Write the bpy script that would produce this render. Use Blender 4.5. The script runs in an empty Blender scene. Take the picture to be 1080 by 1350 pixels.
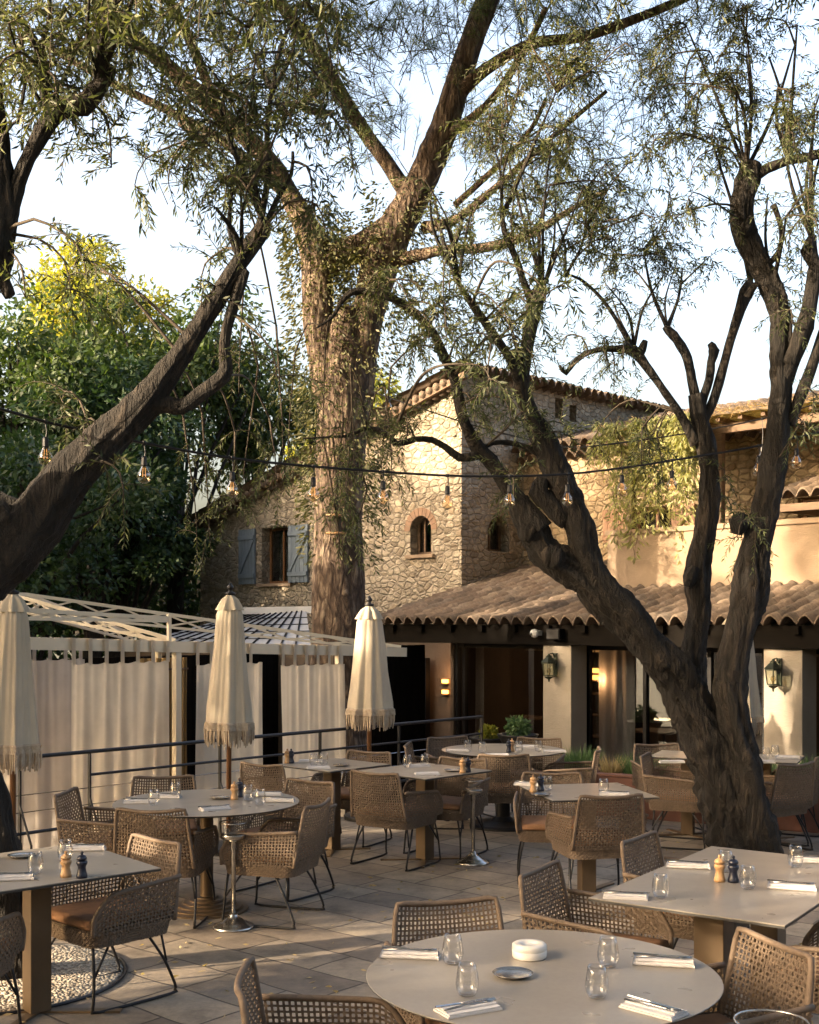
import bpy, math, random
import numpy as np
from mathutils import Vector, Matrix, noise
random.seed(11)
rng = np.random.default_rng(5)
C = bpy.context.scene.collection
PI = math.pi
FPX, HZ, CAMH = 1600.0, 820.0, 2.0
def W(px, py, Y):                       # a point of the place from its place in the photo and its distance
    return Vector(((px-540)/FPX*Y, Y, CAMH-(py-HZ)/FPX*Y))
def onplane(px, py, z=0.75):
    Y = (CAMH-z)*FPX/(py-HZ)
    return Vector(((px-540)/FPX*Y, Y, z))
def rnd(a, b): return random.uniform(a, b)

# ------------------------------------------------------------ materials
class NT:
    def __init__(s, name):
        s.m = bpy.data.materials.new(name); s.m.use_nodes = True
        s.t = s.m.node_tree; s.t.nodes.clear()
        s.out = s.t.nodes.new('ShaderNodeOutputMaterial')
    def n(s, typ, **kw):
        nd = s.t.nodes.new('ShaderNode'+typ)
        for k, v in kw.items():
            if k.startswith('i_'):
                key = k[2:]
                key = int(key) if key.isdigit() else key.replace('_', ' ')
                sock = nd.inputs[key]
                if isinstance(v, bpy.types.NodeSocket): s.t.links.new(v, sock)
                else: sock.default_value = v
            else: setattr(nd, k, v)
        return nd
    def math(s, op, a, b=None, c=None, clamp=False):
        nd = s.t.nodes.new('ShaderNodeMath'); nd.operation = op; nd.use_clamp = clamp
        for i, v in enumerate((a, b, c)):
            if v is None: continue
            if isinstance(v, bpy.types.NodeSocket): s.t.links.new(v, nd.inputs[i])
            else: nd.inputs[i].default_value = v
        return nd.outputs[0]
    def link(s, a, b): s.t.links.new(a, b)
    def coord(s, scale=(1,1,1), rot=(0,0,0), gen='Object'):
        tc = s.n('TexCoord'); mp = s.n('Mapping')
        mp.inputs['Scale'].default_value = scale; mp.inputs['Rotation'].default_value = rot
        s.link(tc.outputs[gen], mp.inputs['Vector']); return mp.outputs[0]
    def noise(s, vec, scale, detail=4, rough=.6, dist=0):
        nd = s.n('TexNoise'); s.link(vec, nd.inputs['Vector'])
        nd.inputs['Scale'].default_value = scale; nd.inputs['Detail'].default_value = detail
        nd.inputs['Roughness'].default_value = rough; nd.inputs['Distortion'].default_value = dist
        return nd.outputs[0]
    def ramp(s, fac, stops):
        nd = s.n('ValToRGB'); cr = nd.color_ramp
        while len(cr.elements) < len(stops): cr.elements.new(.5)
        for e, (p, c) in zip(cr.elements, stops):
            e.position = p; e.color = (*c, 1) if len(c) == 3 else c
        s.link(fac, nd.inputs[0]); return nd.outputs[0]
    def mix(s, fac, a, b, mode='MIX'):
        nd = s.n('MixRGB', blend_type=mode)
        for i, v in enumerate((fac, a, b)):
            if isinstance(v, bpy.types.NodeSocket): s.link(v, nd.inputs[i])
            else: nd.inputs[i].default_value = v if i == 0 else (*v, 1)
        return nd.outputs[0]
    def bump(s, h, strength=.3, dist=.02):
        nd = s.n('Bump'); nd.inputs['Strength'].default_value = strength; nd.inputs['Distance'].default_value = dist
        s.link(h, nd.inputs['Height']); return nd.outputs[0]
    def bsdf(s, col, rough=.7, metal=0, nrm=None, **kw):
        b = s.n('BsdfPrincipled')
        for k, v in (('Base Color', col), ('Roughness', rough), ('Metallic', metal)):
            if isinstance(v, bpy.types.NodeSocket): s.link(v, b.inputs[k])
            else: b.inputs[k].default_value = (*v, 1) if k == 'Base Color' else v
        if nrm is not None: s.link(nrm, b.inputs['Normal'])
        for k, v in kw.items(): b.inputs[k.replace('_', ' ')].default_value = v
        s.link(b.outputs[0], s.out.inputs[0]); return b
def simple(name, c1, c2=None, scale=8, rough=.6, metal=0, bump=.15, bscale=None, stretch=(1,1,1), bd=.01, **kw):
    t = NT(name); v = t.coord(stretch); c2 = c2 or tuple(x*.7 for x in c1)
    f = t.noise(v, scale); col = t.ramp(f, [(.3, c2), (.7, c1)])
    nr = t.bump(t.noise(v, bscale or scale*4), bump, bd)
    t.bsdf(col, rough, metal, nr, **kw); return t.m
M = {}
M['rope'] = simple('woven_rope', (.15,.105,.07), (.095,.066,.044), 30, .75, bump=.25, bscale=260, bd=.002)
M['rope_rim'] = simple('wrapped_rope', (.17,.12,.082), (.11,.076,.052), 40, .7, bump=.3, bscale=260, bd=.002)
M['cushion'] = simple('cushion_canvas', (.27,.14,.07), (.2,.10,.05), 20, .85, bump=.3, bscale=200, bd=.003)
M['blackmetal'] = simple('black_powder_coat', (.018,.018,.02), (.01,.01,.012), 20, .45, .3, .05)
M['tabletop'] = simple('taupe_mineral_top', (.27,.24,.205), (.235,.21,.178), 3, .3, bump=.03, bscale=60)
def topmat():
    t = NT('taupe_mineral_top'); v = t.coord(); f = t.noise(v, 2.2, 5, .6); g = t.noise(v, 45, 4, .7); sm = t.noise(v, 4, 3, .5)
    c = t.ramp(f, [(.3, (.225,.20,.17)), (.7, (.275,.245,.21))]); c = t.mix(.5, c, t.ramp(g, [(.3, (.85,.85,.85)), (.7, (1.1,1.1,1.1))]), 'MULTIPLY')
    t.bsdf(c, t.ramp(sm, [(.3, (.26,)*3), (.7, (.36,)*3)]), 0, t.bump(g, .03, .002)); return t.m
M['tabletop'] = topmat()
M['under'] = simple('dark_board_edge', (.03,.028,.026), (.02,.02,.02), 5, .5)
M['bronze'] = simple('bronze_painted_metal', (.15,.10,.058), (.11,.075,.043), 4, .42, .35, .05)
M['silver'] = simple('worn_silver', (.55,.53,.5), (.3,.28,.26), 25, .25, .95, .2, bscale=40, bd=.004)
M['steel'] = simple('polished_steel', (.38,.38,.38), (.3,.3,.3), 10, .22, 1, .02)
M['napkin'] = simple('white_linen', (.60,.58,.575), (.54,.52,.52), 30, .9, bump=.3, bscale=300, bd=.002)
M['ceramic'] = simple('off_white_ceramic', (.72,.69,.64), (.66,.63,.58), 10, .5, bump=.05)
M['millwood'] = simple('light_beech', (.55,.33,.16), (.42,.24,.11), 12, .4, stretch=(8,8,1))
M['navy'] = simple('navy_lacquer', (.012,.016,.035), (.01,.012,.025), 6, .3, bump=.02)
M['polewood'] = simple('umbrella_pole_wood', (.2,.085,.03), (.13,.055,.02), 10, .45, stretch=(10,10,1))
M['cream_metal'] = simple('cream_lacquer_metal', (.70,.63,.50), (.62,.55,.43), 3, .4, .1, .03)
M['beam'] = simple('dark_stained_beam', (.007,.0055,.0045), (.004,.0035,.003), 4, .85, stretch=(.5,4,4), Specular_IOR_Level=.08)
M['darkframe'] = simple('dark_window_frame', (.006,.006,.007), (.004,.004,.005), 4, .5, 0, Specular_IOR_Level=.15)
M['woodbeam'] = simple('weathered_timber', (.16,.1,.06), (.08,.05,.03), 5, .75, stretch=(.6,4,4), bump=.4)
M['shutter'] = simple('blue_grey_painted_wood', (.17,.22,.28), (.12,.16,.2), 6, .6, stretch=(6,6,.6))
M['shutter_brown'] = simple('sunbleached_brown_shutter', (.30,.17,.10), (.22,.12,.07), 6, .6, stretch=(6,6,.6))
M['windowwood'] = simple('varnished_window_wood', (.22,.1,.04), (.15,.07,.03), 8, .5, stretch=(6,6,1))
M['terracotta'] = simple('terracotta_render', (.22,.095,.065), (.15,.07,.05), 5, .8, bump=.3)
M['soil'] = simple('planter_soil', (.04,.03,.02), (.02,.015,.01), 20, .95, bump=.6)
M['fringe'] = simple('macrame_fringe', (.5,.41,.31), (.36,.28,.2), 40, .9, bump=.4, bscale=200, bd=.003)
M['slate'] = simple('pale_zinc_sheet', (.46,.47,.48), (.36,.37,.38), 6, .5, .2, .1)
M['greenmetal'] = simple('verdigris_lantern', (.05,.062,.045), (.028,.034,.026), 30, .5, .6, .2)
M['whiteplastic'] = simple('white_plastic', (.7,.7,.7), (.66,.66,.66), 5, .35)
M['floordark'] = simple('lower_floor', (.16,.11,.085), (.10,.07,.055), 2, .7)
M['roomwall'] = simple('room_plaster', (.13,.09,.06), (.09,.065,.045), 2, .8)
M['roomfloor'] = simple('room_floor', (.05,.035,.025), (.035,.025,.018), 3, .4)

def cloth(name, col, trans=.35):
    t = NT(name); v = t.coord((1,1,1))
    c = t.ramp(t.noise(v, 5), [(.3, tuple(x*.88 for x in col)), (.7, col)])
    nr = t.bump(t.noise(v, 300, 2), .15, .002)
    d = t.n('BsdfDiffuse'); tr = t.n('BsdfTranslucent'); mx = t.n('MixShader')
    t.link(c, d.inputs[0]); t.link(c, tr.inputs[0]); t.link(nr, d.inputs['Normal'])
    mx.inputs[0].default_value = trans
    t.link(d.outputs[0], mx.inputs[1]); t.link(tr.outputs[0], mx.inputs[2]); t.link(mx.outputs[0], t.out.inputs[0])
    return t.m
M['canvas'] = cloth('cream_canvas', (.64,.56,.44), .2)
M['curtain'] = cloth('pale_curtain', (.74,.66,.54), .45)
M['curtain_grey'] = cloth('grey_curtain', (.46,.43,.41), .3)
M['netcurtain'] = cloth('net_curtain', (.5,.47,.4), .3)

def leafmat(name, cols, trans=.35, rough=.55):
    t = NT(name); g = t.n('NewGeometry')
    c = t.ramp(g.outputs['Random Per Island'], [(i/(len(cols)-1), x) for i, x in enumerate(cols)])
    p = t.bsdf(c, rough, 0, None); p.inputs['Specular IOR Level'].default_value = .35
    tr = t.n('BsdfTranslucent'); t.link(t.mix(1, c, (1.5,1.5,.7), 'MULTIPLY'), tr.inputs[0])
    mx = t.n('MixShader'); mx.inputs[0].default_value = trans
    t.link(p.outputs[0], mx.inputs[1]); t.link(tr.outputs[0], mx.inputs[2]); t.link(mx.outputs[0], t.out.inputs[0])
    return t.m
M['olive'] = leafmat('olive_leaf', [(.026,.038,.018), (.05,.066,.028), (.13,.145,.07), (.036,.05,.022), (.08,.095,.042)], .34)
M['ivy'] = leafmat('ivy_leaf', [(.04,.05,.02), (.08,.085,.035), (.15,.14,.07)], .25)
M['needle'] = leafmat('pine_needle', [(.035,.06,.02), (.07,.10,.03), (.11,.13,.04)], .3)
M['broad'] = leafmat('broad_leaf', [(.02,.042,.014), (.036,.068,.02), (.065,.10,.026), (.03,.055,.018)], .3)
M['broad_sunlit_yellow'] = leafmat('sunlit_yellow_leaf', [(.16,.19,.03), (.26,.26,.045), (.34,.31,.06), (.12,.16,.03)], .45)  # sunlight on the tree tops is put into this yellow leaf colour
M['dark_broad'] = leafmat('dark_leaf', [(.012,.035,.014), (.025,.055,.02), (.04,.075,.025)], .25)
M['vine'] = leafmat('vine_leaf', [(.2,.22,.08), (.32,.33,.15), (.42,.40,.2), (.14,.16,.06)], .35)
M['grass'] = leafmat('planter_grass', [(.06,.12,.05), (.09,.16,.07), (.13,.2,.09)], .3)
M['drygrass'] = leafmat('dry_grass', [(.3,.23,.13), (.4,.32,.19)], .3)
M['reed'] = leafmat('reed_straw', [(.28,.19,.09), (.4,.28,.13), (.2,.13,.06)], .2)

def bark(name, dark, mid, light, sc=6, strength=.8, dist=.03, stretch=(1,1,.22), plates=0):
    t = NT(name); v = t.coord(stretch)
    n1 = t.noise(v, sc*2.2, 6, .7, .6); n2 = t.noise(v, sc*7, 5, .7)
    vo = t.n('TexVoronoi', feature='DISTANCE_TO_EDGE'); t.link(v, vo.inputs['Vector']); vo.inputs['Scale'].default_value = sc*3.2
    cr = t.math('MULTIPLY', vo.outputs[0], 5, clamp=True)
    rg = t.math('ABSOLUTE', t.math('SUBTRACT', t.math('MULTIPLY', t.noise(v, sc*1.3, 5, .6, 1.2), 2), 1))
    rg = t.math('MULTIPLY', rg, 3.2, clamp=True)
    fl = t.noise(t.coord((1,1,.12)), sc*5, 4, .75, .3); n1 = t.math('ADD', t.math('MULTIPLY', n1, .55), t.math('MULTIPLY', fl, .45)); h = t.math('ADD', t.math('MULTIPLY', n1, .7), t.math('ADD', t.math('MULTIPLY', n2, .35), t.math('ADD', t.math('MULTIPLY', cr, plates), t.math('MULTIPLY', rg, .35))))
    col = t.ramp(t.math('MULTIPLY', h, .8), [(.35, dark), (.6, mid), (.85, light)])
    t.bsdf(col, .9, 0, t.bump(h, strength, dist)); return t.m
M['olivebark'] = bark('olive_bark', (.005,.004,.003), (.018,.0135,.010), (.07,.052,.037), 5, 1.0, .07)
M['pinebark'] = bark('pine_bark', (.010,.006,.004), (.075,.048,.034), (.24,.185,.135), 3.6, 1.0, .07, (1,1,.3), .22)
M['limb'] = bark('pine_limb_bark', (.06,.03,.018), (.2,.11,.065), (.32,.21,.13), 7, .7, .03)
M['twig'] = simple('twig_bark', (.06,.045,.03), (.03,.022,.015), 20, .85, bump=.3)

def stone(name, tint=(1,1,1)):
    t = NT(name); v = t.coord((1,1,1.55))
    wv = t.noise(v, 5, 3); 
    add = t.n('VectorMath', operation='ADD'); sc = t.n('VectorMath', operation='SCALE'); sc.inputs['Scale'].default_value = .09
    nz = t.n('TexNoise'); t.link(v, nz.inputs['Vector']); nz.inputs['Scale'].default_value = 6
    t.link(nz.outputs[1], sc.inputs[0]); t.link(v, add.inputs[0]); t.link(sc.outputs[0], add.inputs[1])
    vo = t.n('TexVoronoi', feature='F1'); ve = t.n('TexVoronoi', feature='DISTANCE_TO_EDGE')
    for x in (vo, ve):
        t.link(add.outputs[0], x.inputs['Vector']); x.inputs['Scale'].default_value = 6.4; x.inputs['Randomness'].default_value = .85
    s = t.n('SeparateColor'); t.link(vo.outputs['Color'], s.inputs[0])
    T = lambda c: tuple(a*b for a, b in zip(c, tint))
    c = t.ramp(s.outputs[0], [(0, T((.24,.20,.15))), (.3, T((.37,.325,.255))), (.6, T((.41,.36,.285))), (.85, T((.48,.43,.345))), (1, T((.36,.295,.215)))])
    fn = t.noise(v, 22, 6, .75)
    c = t.mix(.8, c, t.ramp(fn, [(.3, (.62,.6,.58)), (.7, (1.15,1.15,1.15))]), 'MULTIPLY')
    edge = t.math('SUBTRACT', 1, t.math('MULTIPLY', ve.outputs[0], 11, clamp=True), clamp=True)
    c = t.mix(edge, c, t.ramp(fn, [(.3, T((.22,.19,.15))), (.7, T((.33,.29,.235)))]))
    big = t.noise(v, .7, 3)
    c = t.mix(1, c, t.ramp(big, [(.3, (.82,.8,.78)), (.7, (1.1,1.08,1.05))]), 'MULTIPLY')
    h = t.math('ADD', t.math('MULTIPLY', t.math('MULTIPLY', ve.outputs[0], 6, clamp=True), 1), t.math('MULTIPLY', fn, .5))
    t.bsdf(c, .9, 0, t.bump(h, .85, .045)); return t.m
M['stone'] = stone('rubble_stone_wall')
M['stone_warm'] = stone('warm_stone_wall', (1.12,1.0,.85))
def plaster(name, col):
    t = NT(name); v = t.coord()
    f = t.noise(v, 2.5, 6, .65); c = t.ramp(f, [(.3, tuple(x*.85 for x in col)), (.65, col)])
    h = t.noise(t.coord((1,1,3)), 18, 5, .7)
    t.bsdf(c, .9, 0, t.bump(h, .5, .015)); return t.m
M['quoin'] = simple('dressed_corner_stone', (.40,.34,.26), (.24,.20,.15), 3, .9, bump=.8, bscale=18, bd=.02)
M['arch_brick'] = simple('arch_brick', (.30,.19,.13), (.2,.13,.09), 6, .9, bump=.4)
M['plaster'] = plaster('beige_plaster', (.29,.215,.15))
M['pillar'] = plaster('limewashed_pillar', (.33,.29,.24))
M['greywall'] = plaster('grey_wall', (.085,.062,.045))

def tilemat():
    t = NT('clay_tiles'); tc = t.n('TexCoord'); s = t.n('SeparateXYZ'); t.link(tc.outputs['Object'], s.inputs[0])
    ix = t.math('FLOOR', t.math('DIVIDE', s.outputs[0], .21)); iy = t.math('FLOOR', t.math('DIVIDE', s.outputs[1], .34))
    cb = t.n('CombineXYZ'); t.link(ix, cb.inputs[0]); t.link(iy, cb.inputs[1])
    wn = t.n('TexWhiteNoise', noise_dimensions='3D'); t.link(cb.outputs[0], wn.inputs['Vector'])
    c = t.ramp(wn.outputs['Value'], [(0, (.075,.058,.045)), (.35, (.13,.095,.07)), (.65, (.165,.125,.093)), (.85, (.12,.098,.08)), (1, (.23,.18,.135))])
    v = t.coord(); f = t.noise(v, 14, 6, .7)
    c = t.mix(.9, c, t.ramp(f, [(.3, (.5,.48,.46)), (.68, (1.15,1.12,1.1))]), 'MULTIPLY')
    t.bsdf(c, .9, 0, t.bump(f, .5, .02)); return t.m
M['tiles'] = tilemat()

def paving():
    t = NT('stone_paving'); tc = t.n('TexCoord'); mp = t.n('Mapping'); mp.inputs['Rotation'].default_value = (0,0,math.radians(40))
    nz = t.n('TexNoise'); t.link(tc.outputs['Object'], nz.inputs['Vector']); nz.inputs['Scale'].default_value = 1.3
    sc = t.n('VectorMath', operation='SCALE'); sc.inputs['Scale'].default_value = .085; t.link(nz.outputs[1], sc.inputs[0])
    ad = t.n('VectorMath', operation='ADD'); t.link(tc.outputs['Object'], ad.inputs[0]); t.link(sc.outputs[0], ad.inputs[1])
    t.link(ad.outputs[0], mp.inputs[0])
    s = t.n('SeparateXYZ'); t.link(mp.outputs[0], s.inputs[0])
    ry = t.math('DIVIDE', s.outputs[1], .36); row = t.math('FLOOR', ry)
    wn = t.n('TexWhiteNoise', noise_dimensions='1D'); t.link(row, wn.inputs['W'])
    wid = t.math('ADD', .42, t.math('MULTIPLY', wn.outputs[0], .4))
    cx = t.math('ADD', t.math('DIVIDE', s.outputs[0], wid), t.math('MULTIPLY', wn.outputs[0], 37.7)); col = t.math('FLOOR', cx)
    cb = t.n('CombineXYZ'); t.link(row, cb.inputs[0]); t.link(col, cb.inputs[1])
    w2 = t.n('TexWhiteNoise', noise_dimensions='3D'); t.link(cb.outputs[0], w2.inputs['Vector'])
    fx = t.math('MULTIPLY', t.math('PINGPONG', cx, .5), wid); fy = t.math('MULTIPLY', t.math('PINGPONG', ry, .5), .36)
    wob = t.math('MULTIPLY', t.noise(tc.outputs['Object'], 11, 4, .7), .008)
    d = t.math('SUBTRACT', t.math('MINIMUM', fx, fy), wob)
    joint = t.math('SUBTRACT', 1, t.math('MULTIPLY', t.math('ADD', d, .0005), 170, clamp=True), clamp=True)
    c = t.ramp(w2.outputs['Value'], [(0, (.185,.15,.12)), (.4, (.27,.225,.18)), (.75, (.33,.28,.22)), (1, (.22,.185,.15))])
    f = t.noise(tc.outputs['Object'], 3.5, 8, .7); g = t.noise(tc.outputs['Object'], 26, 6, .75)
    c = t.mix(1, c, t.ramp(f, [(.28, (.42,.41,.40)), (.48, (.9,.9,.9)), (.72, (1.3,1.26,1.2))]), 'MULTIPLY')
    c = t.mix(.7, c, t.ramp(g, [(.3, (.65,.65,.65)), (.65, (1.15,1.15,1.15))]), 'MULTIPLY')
    c = t.mix(joint, c, (.055,.045,.037))
    h = t.math('SUBTRACT', t.math('ADD', t.math('MULTIPLY', f, .5), t.math('MULTIPLY', g, .35)), t.math('MULTIPLY', joint, .5))
    h = t.math('ADD', h, t.math('MULTIPLY', w2.outputs['Value'], .15))
    rg = t.math('ADD', .5, t.math('MULTIPLY', g, .35))
    t.bsdf(c, rg, 0, t.bump(h, .6, .012)); return t.m
M['paving'] = paving()
def gravelmat():
    t = NT('pale_gravel'); v = t.coord()
    vo = t.n('TexVoronoi'); t.link(v, vo.inputs['Vector']); vo.inputs['Scale'].default_value = 55
    s = t.n('SeparateColor'); t.link(vo.outputs['Color'], s.inputs[0])
    c = t.ramp(s.outputs[0], [(0, (.16,.13,.1)), (.5, (.36,.31,.25)), (1, (.55,.5,.42))])
    t.bsdf(c, .9, 0, t.bump(t.math('SUBTRACT', 1, vo.outputs['Distance']), 1, .02)); return t.m
M['gravel'] = gravelmat()
M['ground'] = simple('grassy_earth', (.06,.065,.03), (.035,.035,.02), 2, .95)

def glassmat(name, tint=(1,1,1), base=.04, rough=0, dark=None):
    t = NT(name); fr = t.n('LayerWeight'); fr.inputs[0].default_value = .5
    gl = t.n('BsdfGlossy'); gl.inputs['Roughness'].default_value = rough
    tr = t.n('BsdfTransparent'); tr.inputs[0].default_value = (*tint, 1)
    mx = t.n('MixShader'); t.link(t.math('ADD', t.math('MULTIPLY', t.math('POWER', fr.outputs['Facing'], 2.6), .8), base, clamp=True), mx.inputs[0])
    t.link(tr.outputs[0], mx.inputs[1]); t.link(gl.outputs[0], mx.inputs[2]); t.link(mx.outputs[0], t.out.inputs[0]); return t.m
M['glass'] = glassmat('clear_drinking_glass', (.96,.96,.96), .06)
M['pane'] = glassmat('window_glass', (.7,.73,.75), .13)
M['lanternglass'] = glassmat('lantern_glass', (.8,.83,.75), .08)
M['amberglass'] = glassmat('amber_bulb_glass', (1,.88,.70), .12)
def emit(name, col, st):
    t = NT(name); e = t.n('Emission'); e.inputs[0].default_value = (*col, 1); e.inputs[1].default_value = st
    t.link(e.outputs[0], t.out.inputs[0]); return t.m
M['glow'] = emit('warm_lamp_glow', (1,.36,.07), 1.4)
M['filament'] = emit('filament_glow', (1,.5,.2), .3)
M['exitglow'] = emit('green_exit_glow', (.3,.9,.6), .12)

# ------------------------------------------------------------ mesh builder
class MB:
    def __init__(s): s.v = []; s.f = []
    def add(s, vs, fs):
        o = len(s.v); s.v += [tuple(v) for v in vs]; s.f += [tuple(i+o for i in f) for f in fs]
    def box(s, x0, x1, y0, y1, z0, z1, m=None):
        vs = [Vector(p) for p in ((x0,y0,z0),(x1,y0,z0),(x1,y1,z0),(x0,y1,z0),(x0,y0,z1),(x1,y0,z1),(x1,y1,z1),(x0,y1,z1))]
        if m is not None: vs = [m @ v for v in vs]
        s.add(vs, [(0,3,2,1),(4,5,6,7),(0,1,5,4),(1,2,6,5),(2,3,7,6),(3,0,4,7)])
    def bar(s, a, b, w, h=None, up=Vector((0,0,1))):
        a = Vector(a); b = Vector(b); h = h or w; d = (b-a).normalized()
        sd = d.cross(up)
        if sd.length < 1e-3: sd = d.cross(Vector((1,0,0)))
        sd.normalize(); u = sd.cross(d); q = []
        for p in (a, b):
            for i, j in ((-1,-1),(1,-1),(1,1),(-1,1)): q.append(p+sd*(i*w/2)+u*(j*h/2))
        s.add(q, [(0,1,2,3),(7,6,5,4),(0,4,5,1),(1,5,6,2),(2,6,7,3),(3,7,4,0)])
    def tube(s, pts, r, n=8, caps=True, gn=0, gf=3, closed=False, seed=0):
        pts = [Vector(p) for p in pts]; N = len(pts)
        if not isinstance(r, (list, tuple)): r = [r]*N
        rings = []; prev = None
        for i in range(N):
            if closed: d = pts[(i+1) % N]-pts[i-1]
            else: d = pts[min(i+1, N-1)]-pts[max(i-1, 0)]
            if d.length < 1e-9: d = Vector((0,0,1))
            d.normalize()
            if prev is None:
                a = Vector((0,0,1)) if abs(d.z) < .9 else Vector((1,0,0)); u = d.cross(a).normalized()
            else:
                u = prev-d*prev.dot(d)
                u = u.normalized() if u.length > 1e-6 else d.cross(Vector((0,0,1))).normalized()
            prev = u; w = d.cross(u); ring = []
            for k in range(n):
                t = 2*PI*k/n; off = u*math.cos(t)+w*math.sin(t); rr = r[i]
                if gn:
                    p = pts[i]+off*rr
                    q = off.copy(); q.rotate(Matrix.Rotation(i*.035, 3, d)); rr *= 1+gn*(noise.noise(Vector((q.x*2.0+seed, q.y*2.0, q.z*2.0+i*.05)))*1.1+(.45-abs(noise.noise(Vector((q.x*3.6+seed, q.y*3.6, q.z*3.6+i*.025))))*2.6)*.75+(.3-abs(noise.noise(Vector((q.x*8+seed, q.y*8, q.z*8+i*.04))))*1.6)*.4+noise.noise(p*gf)*.8+noise.noise(p*gf*3)*.4)
                ring.append(pts[i]+off*rr)
            rings.append(ring)
        o = len(s.v)
        for ring in rings: s.v += [tuple(p) for p in ring]
        for i in range(N if closed else N-1):
            a = o+i*n; b = o+((i+1) % N)*n
            for k in range(n): s.f.append((a+k, a+(k+1) % n, b+(k+1) % n, b+k))
        if caps and not closed:
            s.f.append(tuple(o+k for k in range(n))[::-1]); s.f.append(tuple(o+(N-1)*n+k for k in range(n)))
    def lathe(s, prof, n=20, c=(0,0,0), mod=None, cap=True):
        o = len(s.v)
        for j, (r, z) in enumerate(prof):
            for k in range(n):
                t = 2*PI*k/n; rr = r*(mod(t, j/(len(prof)-1)) if mod else 1)
                s.v.append((c[0]+rr*math.cos(t), c[1]+rr*math.sin(t), c[2]+z))
        for j in range(len(prof)-1):
            for k in range(n):
                a = o+j*n; s.f.append((a+k, a+(k+1) % n, a+n+(k+1) % n, a+n+k))
        if cap:
            s.f.append(tuple(o+k for k in range(n))[::-1]); s.f.append(tuple(o+(len(prof)-1)*n+k for k in range(n)))
    def build(s, name, mat, parent=None, smooth=False, world=None, bevel=0, label=None):
        vs = s.v
        if world is not None:
            l = Vector(world); vs = [(a-l.x, b-l.y, c-l.z) for a, b, c in vs]
        me = bpy.data.meshes.new(name); me.from_pydata(vs, [], s.f); me.update()
        if smooth: me.polygons.foreach_set('use_smooth', [True]*len(me.polygons))
        me.materials.append(M[mat] if isinstance(mat, str) else mat)
        o = bpy.data.objects.new(name, me); C.objects.link(o)
        if parent is not None: o.parent = parent
        if bevel:
            b = o.modifiers.new('bevel', 'BEVEL'); b.width = bevel; b.segments = 2; b.limit_method = 'ANGLE'
        if label: o['label'] = label
        return o
def tag(o, label=None, cat=None, group=None, kind=None):
    if label: o['label'] = label
    if cat: o['category'] = cat
    if group: o['group'] = group
    if kind: o['kind'] = kind
    return o
def thing(name, label, cat, loc=(0,0,0), rz=0, group=None):
    o = bpy.data.objects.new(name, None); C.objects.link(o); o.empty_display_size = .1
    o.location = loc; o.rotation_euler = (0,0,rz); return tag(o, label, cat, group)
KIDS = {}
def copy_tree(o, loc, rz, label, group=None, scale=None):
    r = o.copy(); C.objects.link(r); r.location = loc; r.rotation_euler = (0,0,rz); r['label'] = label
    if group: r['group'] = group
    if scale: r.scale = (scale,)*3
    for ch in o.children:
        c = ch.copy(); C.objects.link(c); c.parent = r
        for g in ch.children:
            d = g.copy(); C.objects.link(d); d.parent = c
    return r
def cr(pts, step=.1):                   # smooth a polyline of (point, radius)
    out = []
    P = [Vector(p) for p, r in pts]; R = [r for p, r in pts]; n = len(P)
    for i in range(n-1):
        p0 = P[max(i-1, 0)]; p1 = P[i]; p2 = P[i+1]; p3 = P[min(i+2, n-1)]
        k = max(2, int((p2-p1).length/step))
        for j in range(k):
            t = j/k
            q = .5*((2*p1)+(p2-p0)*t+(2*p0-5*p1+4*p2-p3)*t*t+(3*p1-p0-3*p2+p3)*t**3)
            out.append((q, R[i]+(R[i+1]-R[i])*t))
    out.append((P[-1], R[-1])); return out

def leaf_obj(name, mat, pos, dr, ln, wd, parent, loc, tri=False):
    pos = np.asarray(pos, float)-np.array(loc); dr = np.asarray(dr, float); N = len(pos)
    ln = np.asarray(ln, float)*np.ones(N); wd = np.asarray(wd, float)*np.ones(N)
    dr /= np.linalg.norm(dr, axis=1, keepdims=True)+1e-9
    r = rng.normal(size=(N, 3)); sd = np.cross(dr, r); sd /= np.linalg.norm(sd, axis=1, keepdims=True)+1e-9
    nm = np.cross(dr, sd)
    mid = pos+dr*(ln*.45)[:, None]+nm*(ln*.06)[:, None]
    V = np.empty((N, 4, 3)); V[:, 0] = pos; V[:, 1] = mid+sd*(wd/2)[:, None]; V[:, 2] = pos+dr*ln[:, None]; V[:, 3] = mid-sd*(wd/2)[:, None]
    me = bpy.data.meshes.new(name); me.vertices.add(N*4); me.vertices.foreach_set('co', V.ravel().astype(np.float32))
    me.loops.add(N*4); me.loops.foreach_set('vertex_index', np.arange(N*4, dtype=np.int32))
    me.polygons.add(N); me.polygons.foreach_set('loop_start', np.arange(0, N*4, 4, dtype=np.int32))
    me.update(calc_edges=True); me.materials.append(M[mat])
    o = bpy.data.objects.new(name, me); C.objects.link(o); o.parent = parent; return o

# ------------------------------------------------------------ frames of the place
S2 = math.sqrt(.5)
LO = Vector((0, 18.24, 0))
def lx(px, c):                          # local x on the facade plane y=c that the photo column px meets
    k = (px-540)/FPX
    return (18.24*k+S2*c*(k-1))/(S2*(1+k))
def LW(x, y, z=0): return Vector((S2*(x+y), 18.24-S2*(x-y), z))
def lz(px, py, c):
    p = LW(lx(px, c), c); return CAMH-(py-HZ)/FPX*p.y
LR = math.radians(-45)
LOW = -.65                              # the lower level beyond the railing

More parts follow.
